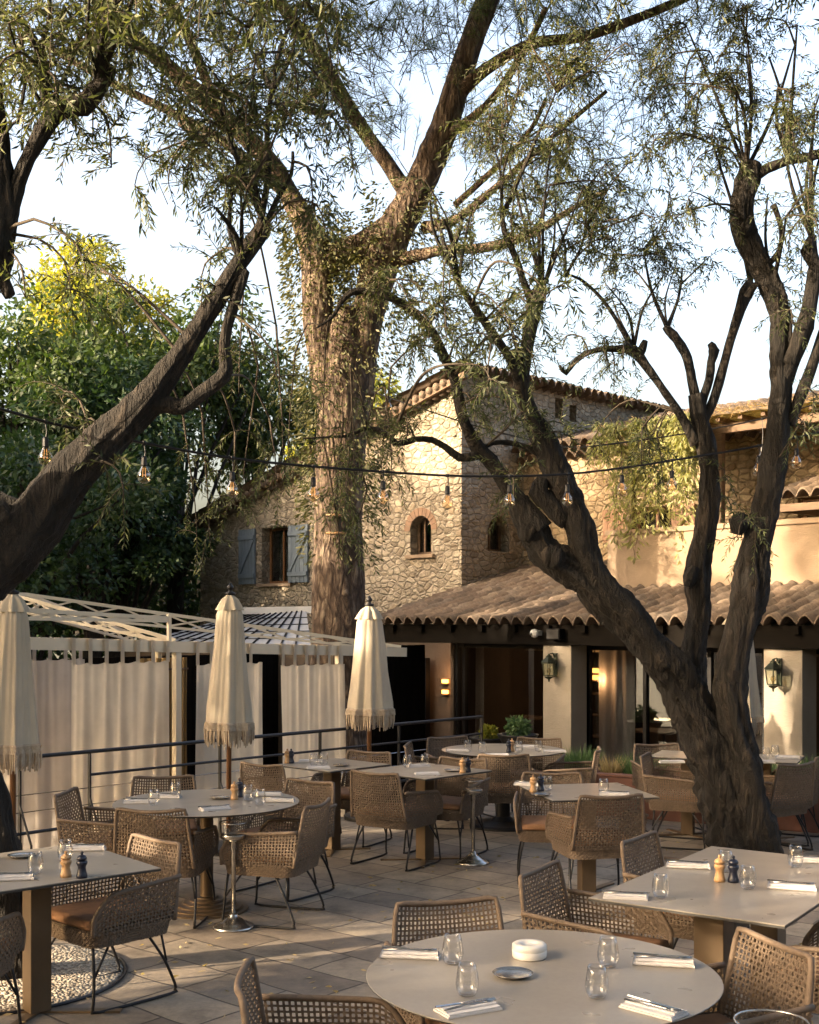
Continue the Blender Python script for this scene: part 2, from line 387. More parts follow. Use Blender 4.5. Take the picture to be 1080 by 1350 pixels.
# ground
g = MB(); g.add([(-150,-60,LOW-.02),(150,-60,LOW-.02),(150,250,LOW-.02),(-150,250,LOW-.02)], [(0,1,2,3)])
tag(g.build('ground', 'ground'), kind='structure')
RA = Vector((-9.0, 3.6)); RB = Vector((.9, 14.15)); RC = Vector((1.9, 13.3)); PA = Vector((1.65, 12.72)); PB = Vector((7.4, 9.5))
t_ = MB(); pl = [(-9,3.6),(.9,14.15),(1.75,13.35),(8.6,9.4),(8.6,-3),(-9,-3)]
t_.v = [(x,y,0) for x, y in pl]+[(x,y,LOW-.05) for x, y in pl]
t_.f = [tuple(range(len(pl)))[::-1]]+[(i,(i+1) % 6,(i+1) % 6+6,i+6) for i in range(6)]
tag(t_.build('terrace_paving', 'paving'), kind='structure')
lf = MB(); lf.add([(-12,6,LOW),(4,22,LOW),(14,12,LOW),(6,4,LOW)], [(0,3,2,1)]); tag(lf.build('lower_terrace', 'floordark'), kind='structure')
gr = MB(); RGC = (-2.30, 6.82); gr.lathe([(.68,.002),(.66,.012),(.4,.02),(.1,.03)], 48, (RGC[0],RGC[1],0))
tag(gr.build('gravel_bed', 'gravel', smooth=True), kind='structure')
ring = MB(); ring.tube([(RGC[0]+.69*math.cos(a*PI/24), RGC[1]+.69*math.sin(a*PI/24), .008) for a in range(48)], .009, 6, closed=True)
tag(ring.build('steel_edging', 'blackmetal'), 'thin dark steel edging ring around the gravel bed at the left tree', 'edging')

N = 800; P_ = np.stack([rng.uniform(-3.4,4.5,N), rng.uniform(3.5,12,N), rng.uniform(.004,.012,N)], 1)
k_ = (P_[:,1] < 9.8+P_[:,0]*.9) & (P_[:,1] < 13-P_[:,0]*.5); P_ = P_[k_]; n_ = len(P_)
fr_ = bpy.data.objects.new('fallen_leaves', None)
lv = leaf_obj('fallen_leaves', 'drygrass', P_, np.stack([rng.normal(0,1,n_), rng.normal(0,1,n_), rng.normal(0,.08,n_)], 1), rng.uniform(.035,.065,n_), .014, None, (0,0,0)); bpy.data.objects.remove(fr_)
tag(lv, 'dry olive leaves scattered over the stone paving', 'leaves', kind='stuff')

# ------------------------------------------------------------ walls with openings, in the plane y=c
def wall(mb, x0, x1, z0, top, y, holes, depth=.28, out=-1, axis='x'):
    tf = top if callable(top) else (lambda x: top)
    xs = sorted({x0, x1, *[h[0] for h in holes], *[h[1] for h in holes]})
    P = (lambda x, yy, z: (x, yy, z)) if axis == 'x' else (lambda x, yy, z: (yy, x, z))
    for a, b in zip(xs, xs[1:]):
        hs = sorted([h for h in holes if h[0] <= a+1e-6 and h[1] >= b-1e-6], key=lambda h: h[2]); z = z0
        spans = []
        for h in hs: spans.append((z, h[2])); z = h[3]
        for s0, s1 in spans:
            if s1 > s0: mb.add([P(a,y,s0),P(b,y,s0),P(b,y,s1),P(a,y,s1)], [(0,1,2,3)])
        mb.add([P(a,y,z),P(b,y,z),P(b,y,tf(b)),P(a,y,tf(a))], [(0,1,2,3)])
    for h in holes:
        a, b, c, d = h[:4]; yi = y-out*depth
        q = [P(a,y,c),P(b,y,c),P(b,y,d),P(a,y,d),P(a,yi,c),P(b,yi,c),P(b,yi,d),P(a,yi,d)]
        mb.add(q, [(0,1,5,4),(1,2,6,5),(2,3,7,6),(3,0,4,7)])
        if len(h) > 4:                  # arched head: fill the corners
            r = (b-a)/2; cx = (a+b)/2; cz = d-r; n = 10
            arc = [(cx-r*math.cos(PI*i/n), cz+r*math.sin(PI*i/n)) for i in range(n+1)]
            yo = y+out*.002
            for i in range(n):
                (xa, za), (xb, zb) = arc[i], arc[i+1]
                mb.add([P(xa,yo,za),P(xb,yo,zb),P(xb,yo,d),P(xa,yo,d)], [(0,1,2,3)])
                mb.add([P(xa,yo,za),P(xb,yo,zb),P(xb,yi,zb),P(xa,yi,za)], [(0,1,2,3)])
def tile_roof(mb, x0, x1, y0, y1, zf, pitch=.21, row=.34, amp=.062, thick=.03):
    """canal tiles; zf(x,y) gives the plane; valleys and covers run along y, rows step down to y0"""
    nx = int((x1-x0)/pitch*10); rows = max(1, int(math.ceil((y1-y0)/row)))
    xs = [x0+(x1-x0)*i/nx for i in range(nx+1)]; ys = []
    for j in range(rows):
        a = y0+j*row; b = min(y1, a+row); ys += [(a, .024, j), (b-.004, 0, j)]
    o = len(mb.v)
    for (y, up, j) in ys:
        for x in xs:
            u = (x/pitch) % 1; prof = abs(math.sin(u*PI))**.75
            jt = noise.noise(Vector((math.floor(x/pitch)*3.1, j*5.3, 1)))*.009
            yy = y+(jt if up else 0)*1.5
            if j == 0 and up: yy -= .03*prof
            mb.v.append((x, yy, zf(x, y)+amp*2*(prof-.35)+up+jt*.6))
    n = nx+1; R = len(ys)
    for i in range(R-1):
        for k in range(nx): a = o+i*n+k; mb.f.append((a, a+1, a+n+1, a+n))
    b0 = len(mb.v)                     # thick front edge and under side of the first row
    for k in range(n):
        v = mb.v[o+k]; mb.v.append((v[0], v[1], v[2]-thick))
    for k in range(n):
        v = mb.v[o+n+k]; mb.v.append((v[0], v[1], v[2]-thick-.03))
    for k in range(nx):
        mb.f.append((o+k, b0+k, b0+k+1, o+k+1)); mb.f.append((b0+k, b0+n+k, b0+n+k+1, b0+k+1))

# ------------------------------------------------------------ restaurant building with tiled porch
Lt = (LO.x, LO.y, 0)
rest = thing('restaurant_building', 'low restaurant wing with a curly clay tiled porch, dark beam and glazed front', 'building', Lt, LR)
XE = 11.0; XL = -.72
pr = MB(); zf = lambda x, y: 2.02+.262*y
tile_roof(pr, XL, lx(800, 1.6), -.12, 3.42, zf)
pr2 = MB(); tile_roof(pr2, lx(800, 1.6), XE, -.12, 1.62, zf)
pr.v += []; o_ = len(pr.v); pr.v += pr2.v; pr.f += [tuple(i+o_ for i in f) for f in pr2.f]
pr.build('porch_roof', 'tiles', rest, smooth=True)
b = MB(); b.box(XL+.05, XE, .05, .30, 1.69, 1.97); b.build('beam', 'beam', rest)
for i in range(19):
    b = MB(); x = XL+.3+.6*i; b.box(x, x+.09, -.02, .05, 1.86, 1.955); b.build('rafter_end', 'beam', rest)
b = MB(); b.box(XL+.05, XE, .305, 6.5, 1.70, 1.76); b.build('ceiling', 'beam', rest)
for a, c in ((716, 753), (1007, 1058)):
    b = MB(); b.box(lx(a, .1), lx(c, .1), .1, .45, LOW, 1.687); b.build('pillar', 'pillar', rest, bevel=.008)
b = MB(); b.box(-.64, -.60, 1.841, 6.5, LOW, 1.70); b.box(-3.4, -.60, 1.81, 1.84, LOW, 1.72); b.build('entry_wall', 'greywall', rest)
b = MB(); b.box(lx(505, 1.5), lx(556, 1.5), 1.60, 1.70, LOW, 1.40)
dr = b.build('door', 'darkframe', rest)
b = MB(); b.box(lx(540, 1.5), lx(541.5, 1.5), 1.585, 1.598, LOW+.9, LOW+1.7); b.build('handle', 'steel', dr)
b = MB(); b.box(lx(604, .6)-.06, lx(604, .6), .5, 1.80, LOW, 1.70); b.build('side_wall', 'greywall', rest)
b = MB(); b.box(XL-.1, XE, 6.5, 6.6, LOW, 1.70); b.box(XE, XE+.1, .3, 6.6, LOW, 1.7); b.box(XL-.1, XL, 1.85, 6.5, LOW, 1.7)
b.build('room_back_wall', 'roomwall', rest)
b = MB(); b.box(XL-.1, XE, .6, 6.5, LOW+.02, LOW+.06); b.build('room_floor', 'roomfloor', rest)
def glazing(xa, xb, mull):
    f = MB(); z0, z1 = LOW+.06, 1.69
    f.box(xa, xb, .52, .58, z1-.07, z1-.003); f.box(xa, xb, .52, .58, z0, z0+.08)
    for m_ in [xa, *mull, xb-.05]: f.box(m_, m_+.05, .51, .59, z0, z1-.01)
    w = f.build('glass_front', 'darkframe', rest)
    p = MB(); p.box(xa+.02, xb-.02, .545, .551, z0+.05, z1-.06); p.build('pane', 'pane', w)
glazing(lx(603, .55), lx(724, .55), [lx(612, .55)])
glazing(lx(757, .55), lx(1012, .55), [lx(775, .55), lx(850, .55), lx(935, .55)])
glazing(lx(1050, .55), XE, [lx(1062, .55)])
b = MB(); b.box(lx(757, .5), lx(774, .5), .44, .50, LOW, 1.69); b.build('post', 'darkframe', rest)
# curtains and a partition inside the room
b = MB()
def drape(mb, x0, x1, y, z0, z1, amp=.03, f=9, n=None):
    n = n or int((x1-x0)*60)
    o = len(mb.v)
    for j in range(5):
        z = z1+(z0-z1)*j/4
        for i in range(n+1):
            x = x0+(x1-x0)*i/n; mb.v.append((x, y+amp*math.sin(x*f*2*PI/1+.6*math.sin(x*5))*(.5+.5*j/4)+amp*.5*math.sin(x*17+j*.5), z))
    for j in range(4):
        for i in range(n): a = o+j*(n+1)+i; mb.f.append((a, a+1, a+n+2, a+n+1))
drape(b, lx(790, .9), lx(836, .9), .9, LOW+.08, 1.66, .03, 6); b.build('indoor_curtain', 'curtain_grey', rest, smooth=True)
b = MB(); drape(b, lx(612, 1.0), lx(640, 1.0), 1.0, LOW+.08, 1.66, .03, 6); b.build('indoor_curtain', 'curtain_grey', rest, smooth=True)

# upper storey of the wing: terrace parapet, wall behind, roof of reed, side awning
up = thing('upper_house', 'sunlit upper house of pale stone with tiled eaves and a plastered terrace parapet', 'house', Lt, LR)
xc = lx(800, 1.6)
par_t = lz(1000, 694, 1.6)
b = MB(); b.box(xc, XE, 1.62, 1.9, 2.2, par_t); b.build('parapet', 'plaster', up)
b = MB(); b.box(xc-.02, XE, 1.58, 1.94, par_t+.002, par_t+.07); b.build('coping', 'plaster', up)
b = MB(); b.box(xc, XE, 1.9, 3.42, par_t-.9, par_t-.8); b.build('terrace_floor', 'plaster', up)
yD = 3.45; wz0, wz1 = lz(860, 712, yD), lz(860, 668, yD)
hw = (lx(833, yD), lx(886, yD), wz0, wz1); h2 = (lx(1052, yD), lx(1080, yD), lz(1065, 690, yD), lz(1065, 655, yD)); h3 = (lx(1069, yD), lx(1080, yD), lz(1075, 618, yD), lz(1075, 598, yD))
b = MB(); wall(b, -.64, XE, 1.5, 4.86, yD, [hw, (h2[0], h2[1]+.4, h2[2], h2[3])], .25)
b.build('wall', 'stone_warm', up)
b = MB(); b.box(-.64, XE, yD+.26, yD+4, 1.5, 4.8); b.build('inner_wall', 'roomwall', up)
def shutter(xa, xb, z0, z1, y, mat, par):
    s = MB(); n = max(3, int((xb-xa)/.1))
    for i in range(n):
        a = xa+(xb-xa)*i/n; s.box(a+.003, a+(xb-xa)/n-.003, y-.05, y-.02, z0, z1)
    for z in (z0+.15*(z1-z0), z1-.15*(z1-z0)): s.box(xa+.01, xb-.01, y-.075, y-.052, z-.04, z+.04)
    s.bar((xa+.04, y-.064, z0+.2*(z1-z0)), (xb-.04, y-.064, z1-.2*(z1-z0)), .07, .022, Vector((0,1,0)))
    return s.build('shutter', mat, par)
def window(x0, x1, z0, z1, y, mat, par, mull=1, sill=True, dp=.16):
    f = MB(); w = .05
    f.box(x0, x0+w, y+dp, y+dp+.05, z0, z1); f.box(x1-w, x1, y+dp, y+dp+.05, z0, z1)
    f.box(x0+w, x1-w, y+dp, y+dp+.05, z0, z0+w); f.box(x0+w, x1-w, y+dp, y+dp+.05, z1-w, z1)
    for i in range(mull): 
        xm = x0+(x1-x0)*(i+1)/(mull+1); f.box(xm-.02, xm+.02, y+dp+.002, y+dp+.048, z0+w, z1-w)
    o = f.build('window', mat, par)
    p = MB(); p.box(x0+w, x1-w, y+dp+.02, y+dp+.025, z0+w, z1-w); p.build('pane', 'pane', o)
    if sill:
        s = MB(); s.box(x0-.08, x1+.08, y-.06, y+.1, z0-.06, z0-.003); s.build('sill', 'plaster', o)
    return o
window(*hw, yD, 'windowwood', up); window(h2[0], h2[1]+.4, h2[2], h2[3], yD, 'windowwood', up)
shutter(lx(797, yD), hw[0]-.02, wz0, wz1, yD, 'shutter_brown', up); shutter(hw[1]+.02, lx(918, yD), wz0, wz1, yD, 'shutter_brown', up)
b = MB(); zt = 4.92
tile_roof(b, -.62, XE, yD-.35, yD+3.6, lambda x, y: zt+.26*(y-yD+.35)); rf = b.build('roof', 'tiles', up, smooth=True)
b = MB(); tile_roof(b, -.62, XE, yD-.2, yD+.15, lambda x, y: zt-.14+.1*(y-yD)); b.build('eave_course', 'tiles', up, smooth=True)
b = MB()
for i in range(60):
    x = -.4+i*.19
    if x < XE: b.box(x, x+.07, yD-.3, yD, zt-.07, zt-.02)
b.build('eave_rafters', 'woodbeam', up)
# reed canopy on posts on the terrace
reed = thing('reed_canopy', 'straw coloured reed canopy on timber posts over the upper terrace', 'canopy', Lt, LR)
ra, rb_ = lx(812, 2.0), XE
rz = lz(950, 556, 2.0)
b = MB(); b.box(ra, rb_, 2.0, 2.1, rz-.16, rz-.03); b.build('front_beam', 'woodbeam', reed)
b = MB()
for i in range(26):
    x = ra+.1+i*(rb_-ra-.2)/25; b.box(x, x+.06, 1.8, 3.0, rz-.028, rz+.03)
b.build('rafter', 'woodbeam', reed)
b = MB()
nn = 60
for j in range(9):
    for i in range(nn+1):
        x = ra-.1+(rb_-ra+.1)*i/nn; y = 1.7+j*.17
        b.v.append((x, y, rz+.04+.10*math.sin(min(1, j/3)*PI/2)+.04*noise.noise(Vector((x*2.5, y*3, 0)))))
for j in range(8):
    for i in range(nn): a = j*(nn+1)+i; b.f.append((a, a+1, a+nn+2, a+nn+1))
b.build('thatch_mat', 'reed', reed)
N = 9000; xs_ = rng.uniform(ra-.12, rb_, N); ys_ = rng.uniform(1.62, 3.05, N)
ps = np.stack([xs_, ys_, rz+.08+rng.uniform(-.03,.10,N)*np.minimum(1,(ys_-1.5)*2)], 1); dd = np.stack([rng.normal(0,.7,N), -1+rng.normal(0,.5,N), rng.normal(-.15,.35,N)], 1)
leaf_obj('straw', 'reed', ps, dd, rng.uniform(.08,.2,N), .009, reed, (0,0,0))
for px in (832, 949, 1120):
    b = MB(); x = lx(px, 2.05); b.box(x-.055, x+.055, 2.0, 2.11, par_t+.07, rz-.162); b.build('post', 'woodbeam', reed, bevel=.006)
hv = thing('hanging_vine', 'pale yellow green vine hanging in sunlit strands from the reed canopy', 'vine', Lt, LR)
vb = MB(); VP = []; VD = []; VL = []
for i in range(46):
    px = rnd(796, 915); x = lx(px, 1.5); y = rnd(1.35, 1.7); top = rz+.12; bot = lz(px, 600+rnd(-20, 60)+(95 if abs(px-855) < 42 else 25)*random.random(), 1.5)
    k = 14; P = [Vector((x+.05*math.sin(j*.8+i)+rnd(-.02,.02)+.03*j*math.sin(i)/4, y+.03*math.sin(j+i), top+(bot-top)*j/k)) for j in range(k+1)]
    vb.tube(P, [.007-.0003*j for j in range(k+1)], 4)
    for j in range(k):
        for q in range(9):
            p = P[j].lerp(P[j+1], random.random()); a = rnd(0, 2*PI); r_ = rnd(0,.10)
            VP.append((p.x+r_*math.cos(a), p.y+r_*math.sin(a), p.z-r_*.4)); VD.append((math.cos(a)*.6, math.sin(a)*.6, rnd(-1.2,-.1))); VL.append(rnd(.07,.13))
vb.build('stems', 'twig', hv); leaf_obj('leaves', 'vine', VP, VD, VL, .03, hv, (0,0,0))
# side awning roof on the right
aw = thing('tiled_awning', 'small timber and tile awning projecting from the upper house at the right edge', 'awning', Lt, LR)
xa = lx(1028, 2.4)
b = MB(); tile_roof(b, xa, XE, 2.3, yD-.03, lambda x, y: lz(1040, 655, 2.4)+.3*(y-2.3)); b.build('tiles', 'tiles', aw, smooth=True)
b = MB(); z = lz(1040, 655, 2.4)-.1; b.box(xa, XE, 2.35, 2.45, z-.1, z); b.box(xa, xa+.1, 2.455, yD-.03, z-.1, z); b.build('beam', 'woodbeam', aw)

# ------------------------------------------------------------ the old stone house
house = thing('stone_house', 'old rubble stone house with gable roof, blue shutters and small arched window', 'house', Lt, LR)
yA = 1.85; xA0, xA1 = lx(265, yA), -.64
topA = lambda x: 4.02+(x-xA0)*(6.02-4.02)/(xA1-xA0)
def hz(a, c, t_, b_, y=yA, arch=False):
    m_ = (a+c)/2; r = (lx(a, y), lx(c, y), lz(m_, b_, y), lz(m_, t_, y)); return r+(1,) if arch else r
HW = hz(345, 382, 695, 769); AWn = hz(541, 569, 680, 731, arch=True)
b = MB(); wall(b, xA0, xA1, LOW, topA, yA, [HW, AWn], .3)
# right face, x = xA1, going away from the camera
def fy(px):                              # y on the face x=xA1
    k = (px-540)/FPX; return (k*(18.24-S2*xA1)-S2*xA1)/(S2*(1-k))
def fz(px, py): return CAMH-(py-HZ)/FPX*LW(xA1, fy(px)).y
BW = (fy(643), fy(672), fz(657, 727), fz(657, 681), 1); T1w = (fy(732), fy(742), fz(737, 552), fz(737, 525)); T2w = (fy(751), fy(760), fz(755, 556), fz(755, 534))
wall(b, yA, yA+7, LOW, 6.22, xA1, [BW, T1w, T2w], .3, out=1, axis='y')
b.add([(xA0,yA,LOW),(xA0,yA+7,LOW),(xA0,yA+7,4.0),(xA0,yA,4.0)], [(0,1,2,3)])
b.add([(xA0,yA+7,LOW),(xA1,yA+7,LOW),(xA1,yA+7,6.2),(xA0,yA+7,4.0)], [(0,1,2,3)])
b.build('wall', 'stone', house)
b = MB(); z = LOW; i = 0
while z < 5.9:
    h = rnd(.17,.27); a, c = (rnd(.36,.5), rnd(.2,.28)) if i % 2 else (rnd(.2,.28), rnd(.36,.5)); p = rnd(.008,.02)
    b.box(xA1-a, xA1+p, yA-p, yA+c, z+.01, z+h-.012); z += h; i += 1
b.build('corner_stones', 'stone', house, bevel=.012); b = MB(); z = LOW; i = 0
while z < 3.7:
    h = rnd(.17,.27); a, c = (rnd(.36,.5), rnd(.2,.28)) if i % 2 else (rnd(.2,.28), rnd(.36,.5)); p = rnd(.008,.02)
    b.box(xA0-p, xA0+a, yA-p, yA+c, z+.01, z+h-.012); z += h; i += 1
b.build('corner_stones', 'stone', house, bevel=.012)
b = MB(); ax = (AWn[0]+AWn[1])/2; ar = (AWn[1]-AWn[0])/2; az = AWn[3]-ar
for i in range(11):
    t0, t1 = PI*(i+.06)/11, PI*(i+.94)/11; q = []
    for yy in (yA-.012, yA+.1):
        for r_, t_ in ((ar+.005, t0), (ar+.14, t0), (ar+.14, t1), (ar+.005, t1)): q.append((ax+r_*math.cos(t_), yy, az+r_*math.sin(t_)))
    b.add(q, [(0,1,2,3),(7,6,5,4),(0,4,5,1),(1,5,6,2),(2,6,7,3),(3,7,4,0)])
b.build('arch_bricks', 'arch_brick', house)
b = MB(); b.box(HW[0]-.18, HW[1]+.18, yA-.014, yA+.1, HW[3]+.004, HW[3]+.17); b.build('lintel', 'stone', house, bevel=.012)
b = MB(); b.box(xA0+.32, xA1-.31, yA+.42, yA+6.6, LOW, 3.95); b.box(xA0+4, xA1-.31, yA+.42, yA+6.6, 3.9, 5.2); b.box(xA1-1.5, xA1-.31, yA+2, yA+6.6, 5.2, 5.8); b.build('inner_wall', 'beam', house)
w_ = window(*HW, yA, 'windowwood', house, 1, True, .2)
c_ = MB(); drape(c_, HW[0]+.14, HW[1]-.30, yA+.33, HW[2]+.05, HW[3]-.05, .02, 7); c_.build('net_curtain', 'netcurtain', w_, smooth=True)
shutter(lx(317, yA), HW[0]-.16, HW[2], HW[3], yA, 'shutter', house); shutter(HW[1]+.01, lx(408, yA), HW[2], HW[3], yA, 'shutter', house)
window(*AWn[:4], yA, 'woodbeam', house, 2, True, .18)
# windows on the right face: frames built turned
def sidewin(h, mull):
    f = MB(); y0, y1, z0, z1 = h[:4]; xx = xA1-.2
    for (a, c, d, e) in ((y0, y0+.05, z0, z1), (y1-.05, y1, z0, z1), (y0+.05, y1-.05, z0, z0+.05), (y0+.05, y1-.05, z1-.05, z1)): f.box(xx-.05, xx, a, c, d, e)
    for i in range(mull):
        ym = y0+(y1-y0)*(i+1)/(mull+1); f.box(xx-.045, xx-.005, ym-.02, ym+.02, z0+.05, z1-.05)
    o = f.build('window', 'woodbeam', house); p = MB(); p.box(xx-.03, xx-.026, y0+.05, y1-.05, z0+.05, z1-.05); p.build('pane', 'pane', o)
sidewin(BW, 1); sidewin(T1w, 0); sidewin(T2w, 0)
# mono-pitch tiled roof, highest over the right face; built flat then tilted by its parent frame
slope = (6.02-4.02)/(xA1-xA0)
def turned_roof(mb, x0, x1, y0, y1, zf_):   # tiles running down toward -x : swap axes
    t = MB(); tile_roof(t, y0, y1, x0, x1, lambda yy, xx: zf_(xx, yy)); o = len(mb.v)
    mb.v += [(y, x, z) for x, y, z in t.v]; mb.f += [tuple(i+o for i in f)[::-1] for f in t.f]
b = MB(); turned_roof(b, xA0-.35, xA1+.28, yA-.30, yA+7, lambda xx, yy: 4.10+(xx-xA0)*slope); b.build('roof', 'tiles', house, smooth=True)
b = MB()
for k in range(2):                       # double genoise course under the verge
    y = yA-.24+k*.11; n = int((xA1-xA0)/.16)
    for i in range(n):
        x = xA0+i*.16; z = topA(x)+.0-k*.075
        b.tube([(x+.08, y, z), (x+.08, yA+.06, z)], .062, 8)
b.build('genoise_course', 'tiles', house, smooth=True)
b = MB()
for i in range(int((xA1-xA0)/.55)):
    x = xA0+.2+i*.55; z = topA(x)-.09
b.bar((xA0-.3, yA-.16, 4.0-.09*1+.02), (xA1+.25, yA-.16, topA(xA1+.25)-.07), .09, .1); b.build('verge_beam', 'woodbeam', house)
b = MB()
for i in range(26): 
    y = yA+i*.27; b.tube([(xA1-.02, y, 6.2), (xA1+.2, y, 6.2)], .085, 8)
b.build('eave_course', 'tiles', house, smooth=True)
# low pale roofed annex behind the pergola
an = thing('annex_roof_building', 'low annex with a pale ribbed zinc roof behind the pergola', 'annex')
TL, TR = W(325, 808, 21.3), W(404, 806, 20.6); BL, BR = W(165, 852, 20.3), W(410, 852, 18.6)
b = MB(); off = Vector((0,0,-.05)); b.add([TL, TR, BR, BL, TL+off, TR+off, BR+off, BL+off], [(0,1,2,3),(7,6,5,4),(0,4,5,1),(1,5,6,2),(2,6,7,3),(3,7,4,0)]); rfx = b.build('roof', 'slate', an)
b = MB()
for i in range(1, 13):
    t = i/13; a = TL.lerp(TR, t); c = BL.lerp(BR, t); b.bar(a+Vector((0,0,.008)), c+Vector((0,0,.008)), .022, .02)
for j in range(1, 5):
    t = j/5; b.bar(TL.lerp(BL, t)+Vector((0,0,.006)), TR.lerp(BR, t)+Vector((0,0,.006)), .012, .014)
b.build('seam', 'darkframe', rfx)
b = MB(); b.bar(TL+Vector((-.3,0,.03)), TR+Vector((.3,0,.03)), .16, .12); b.build('ridge_cap', 'whiteplastic', an)
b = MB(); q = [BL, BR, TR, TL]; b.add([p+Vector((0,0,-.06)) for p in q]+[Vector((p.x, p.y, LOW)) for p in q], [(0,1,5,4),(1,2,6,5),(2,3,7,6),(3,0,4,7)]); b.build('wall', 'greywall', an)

# ------------------------------------------------------------ planter wall with grasses
pd = math.atan2(-.487, .873)
planter = thing('terracotta_planter', 'long low terracotta rendered planter wall in front of the glazed porch', 'planter', (1.72,12.67,0), pd)
b = MB(); b.box(0, 6.8, 0, .12, 0, .41); b.build('front_wall', 'terracotta', planter, bevel=.01)
b = MB(); b.box(0, 6.8, .95, 1.05, LOW, .41); b.box(0, .12, .12, .95, 0, .41); b.build('rear_wall', 'terracotta', planter)
b = MB(); b.box(-.01, 6.8, -.012, .132, .412, .432); b.build('coping', 'terracotta', planter)
b = MB(); b.box(.12, 6.8, .12, .95, LOW, .34); b.build('soil', 'soil', planter)
def clump(name, label, px, pxw, Y, h, mat, cat='plant', n=420, zb=.34, grp=None):
    c = W(px, 900, Y); r = pxw/FPX*Y/2; t = thing(name, label, cat, (c.x, Y, zb), 0, grp)
    ang = rng.uniform(0, 2*PI, n); rr = np.sqrt(rng.uniform(0, 1, n))*r*.55
    pos = np.stack([c.x+rr*np.cos(ang), Y+rr*np.sin(ang), np.full(n, zb)], 1)
    lean = rr/(r*.55)*.5+rng.uniform(0,.25,n)
    d = np.stack([np.cos(ang)*lean, np.sin(ang)*lean, np.ones(n)], 1)
    leaf_obj('blades', mat, pos, d, rng.uniform(.55,1.05,n)*h, .012, t, (c.x, Y, zb))
    b = MB(); b.lathe([(r*.5,-.02),(r*.45,.04),(r*.2,.07)], 10); b.build('crown_base', 'soil', t)
def pldist(px, off): 
    k = (px-540)/FPX; d = Vector((.873,-.487)); n_ = Vector((.487,.873)); p = Vector((1.72,12.67))+n_*off
    t = (k*p.y-p.x)/(d.x-k*d.y); return (p+d*t).y
G = 'grasses growing in the planter'
for i, (px, w, h, m_, l) in enumerate(((765, 46, .36, 'grass', 'green grass clump in the planter beside the plastered pillar'), (850, 70, .34, 'grass', 'wide green grass clump in the planter left of the olive trunk'),
        (806, 24, .30, 'drygrass', 'small dry straw coloured grass tuft at the planter rim'), (1010, 44, .34, 'grass', 'green grass clump in the planter just right of the olive trunk'), (1074, 50, .4, 'grass', 'green grass clump in the planter at the right edge'))):
    clump('grass_clump', l, px, w, pldist(px, .35 if i != 2 else .25), h, m_, 'grass', 520 if i != 2 else 200, grp=G)

# wall lanterns, sconces, camera
def lantern(px, label):
    x = lx(px, .1)
    p = LW(x, .1); 
    t = thing('wall_lantern', label, 'lantern', (p.x, p.y, 1.28), LR, 'lanterns on the porch pillars')
    b = MB(); b.box(-.03, .03, -.02, -.003, -.02, .30); b.tube([(0,-.01,.24),(0,-.07,.30),(0,-.14,.29)], .009, 6); b.build('bracket', 'greenmetal', t)
    b = MB(); c = (0,-.15,0)
    for k in range(6):
        a = k*PI/3; p0 = (.075*math.cos(a), -.15+.075*math.sin(a), 0); p1 = (.10*math.cos(a), -.15+.10*math.sin(a), .17); b.bar(p0, p1, .009)
        a2 = a+PI/3; p0b = (.075*math.cos(a2), -.15+.075*math.sin(a2), 0); p1b = (.10*math.cos(a2), -.15+.10*math.sin(a2), .17); b.bar(p0, p0b, .01); b.bar(p1, p1b, .014)
    b.build('cage', 'greenmetal', t)
    b = MB(); b.lathe([(.112,.178),(.115,.185),(.06,.235),(.045,.245),(.045,.26),(.02,.275),(.012,.295)], 6, c); b.build('cap', 'greenmetal', t)
    b = MB(); b.lathe([(.07,-.012),(.05,-.03),(.015,-.05),(.012,-.075),(.004,-.085)], 6, c); b.build('base_finial', 'greenmetal', t)
    b = MB(); b.lathe([(.071,.004),(.096,.168)], 6, c, cap=False); b.build('glass', 'lanternglass', t)
    b = MB(); b.lathe([(.012,.0),(.014,.03),(.028,.05),(.024,.085),(.012,.10)], 10, c); b.build('bulb', 'amberglass', t)
lantern(733, 'green metal six sided lantern on the left pillar of the porch'); lantern(1028, 'green metal six sided lantern on the right pillar of the porch')
def sconce(px, py, c, label):
    x = lx(px, c); p = LW(x, c-.01); z = CAMH-(py-HZ)/FPX*p.y
    t = thing('wall_sconce', label, 'wall light', (p.x, p.y, z), LR, 'warm glowing wall lights')
    b = MB(); b.box(-.07, .07, -.09, -.003, .035, .05); b.box(-.07, .07, -.09, -.003, -.05, -.035); b.box(-.07, .07, -.012, -.004, -.034, .034); b.build('bracket', 'bronze', t)
    b = MB(); b.box(-.05, .05, -.075, -.02, -.030, .030); b.build('lamp', 'glow', t)
for px, py, c, l in ((590, 898, 1.83, 'upper of the two glowing wall lights beside the entrance door'), (590, 912, 1.83, 'lower of the two glowing wall lights beside the entrance door'),
                     (630, 911, 3.2, 'small glowing light seen through the left glass front'), (789, 884, 1.0, 'upper glowing light behind the glass right of the left pillar'), (789, 893, 1.0, 'lower glowing light behind the glass right of the left pillar')):
    sconce(px, py, c, l)
for px, z, c in ((590, 1.1, 1.60), (789, 1.2, .80)):
    q = LW(lx(px, c), c); pl_ = bpy.data.lights.new('sconce_lamp', 'POINT'); pl_.energy = 2.2; pl_.color = (1,.5,.2); pl_.shadow_soft_size = .04
    o = bpy.data.objects.new('sconce_lamp', pl_); C.objects.link(o); o.location = (q.x, q.y, z)
def dining(px, y, label):
    x = lx(px, y); p = LW(x, y); t = thing('bar_table', label, 'table', (p.x, p.y, LOW+.06), LR, 'high tables inside')
    b = MB(); b.box(-.35,.35,-.3,.3,1.0,1.03); b.build('tabletop', 'woodbeam', t)
    for a, c in ((-.3,-.25),(.3,-.25),(-.3,.25),(.3,.25)): b = MB(); b.box(a-.015,a+.015,c-.015,c+.015,0,.999); b.build('leg', 'blackmetal', t)
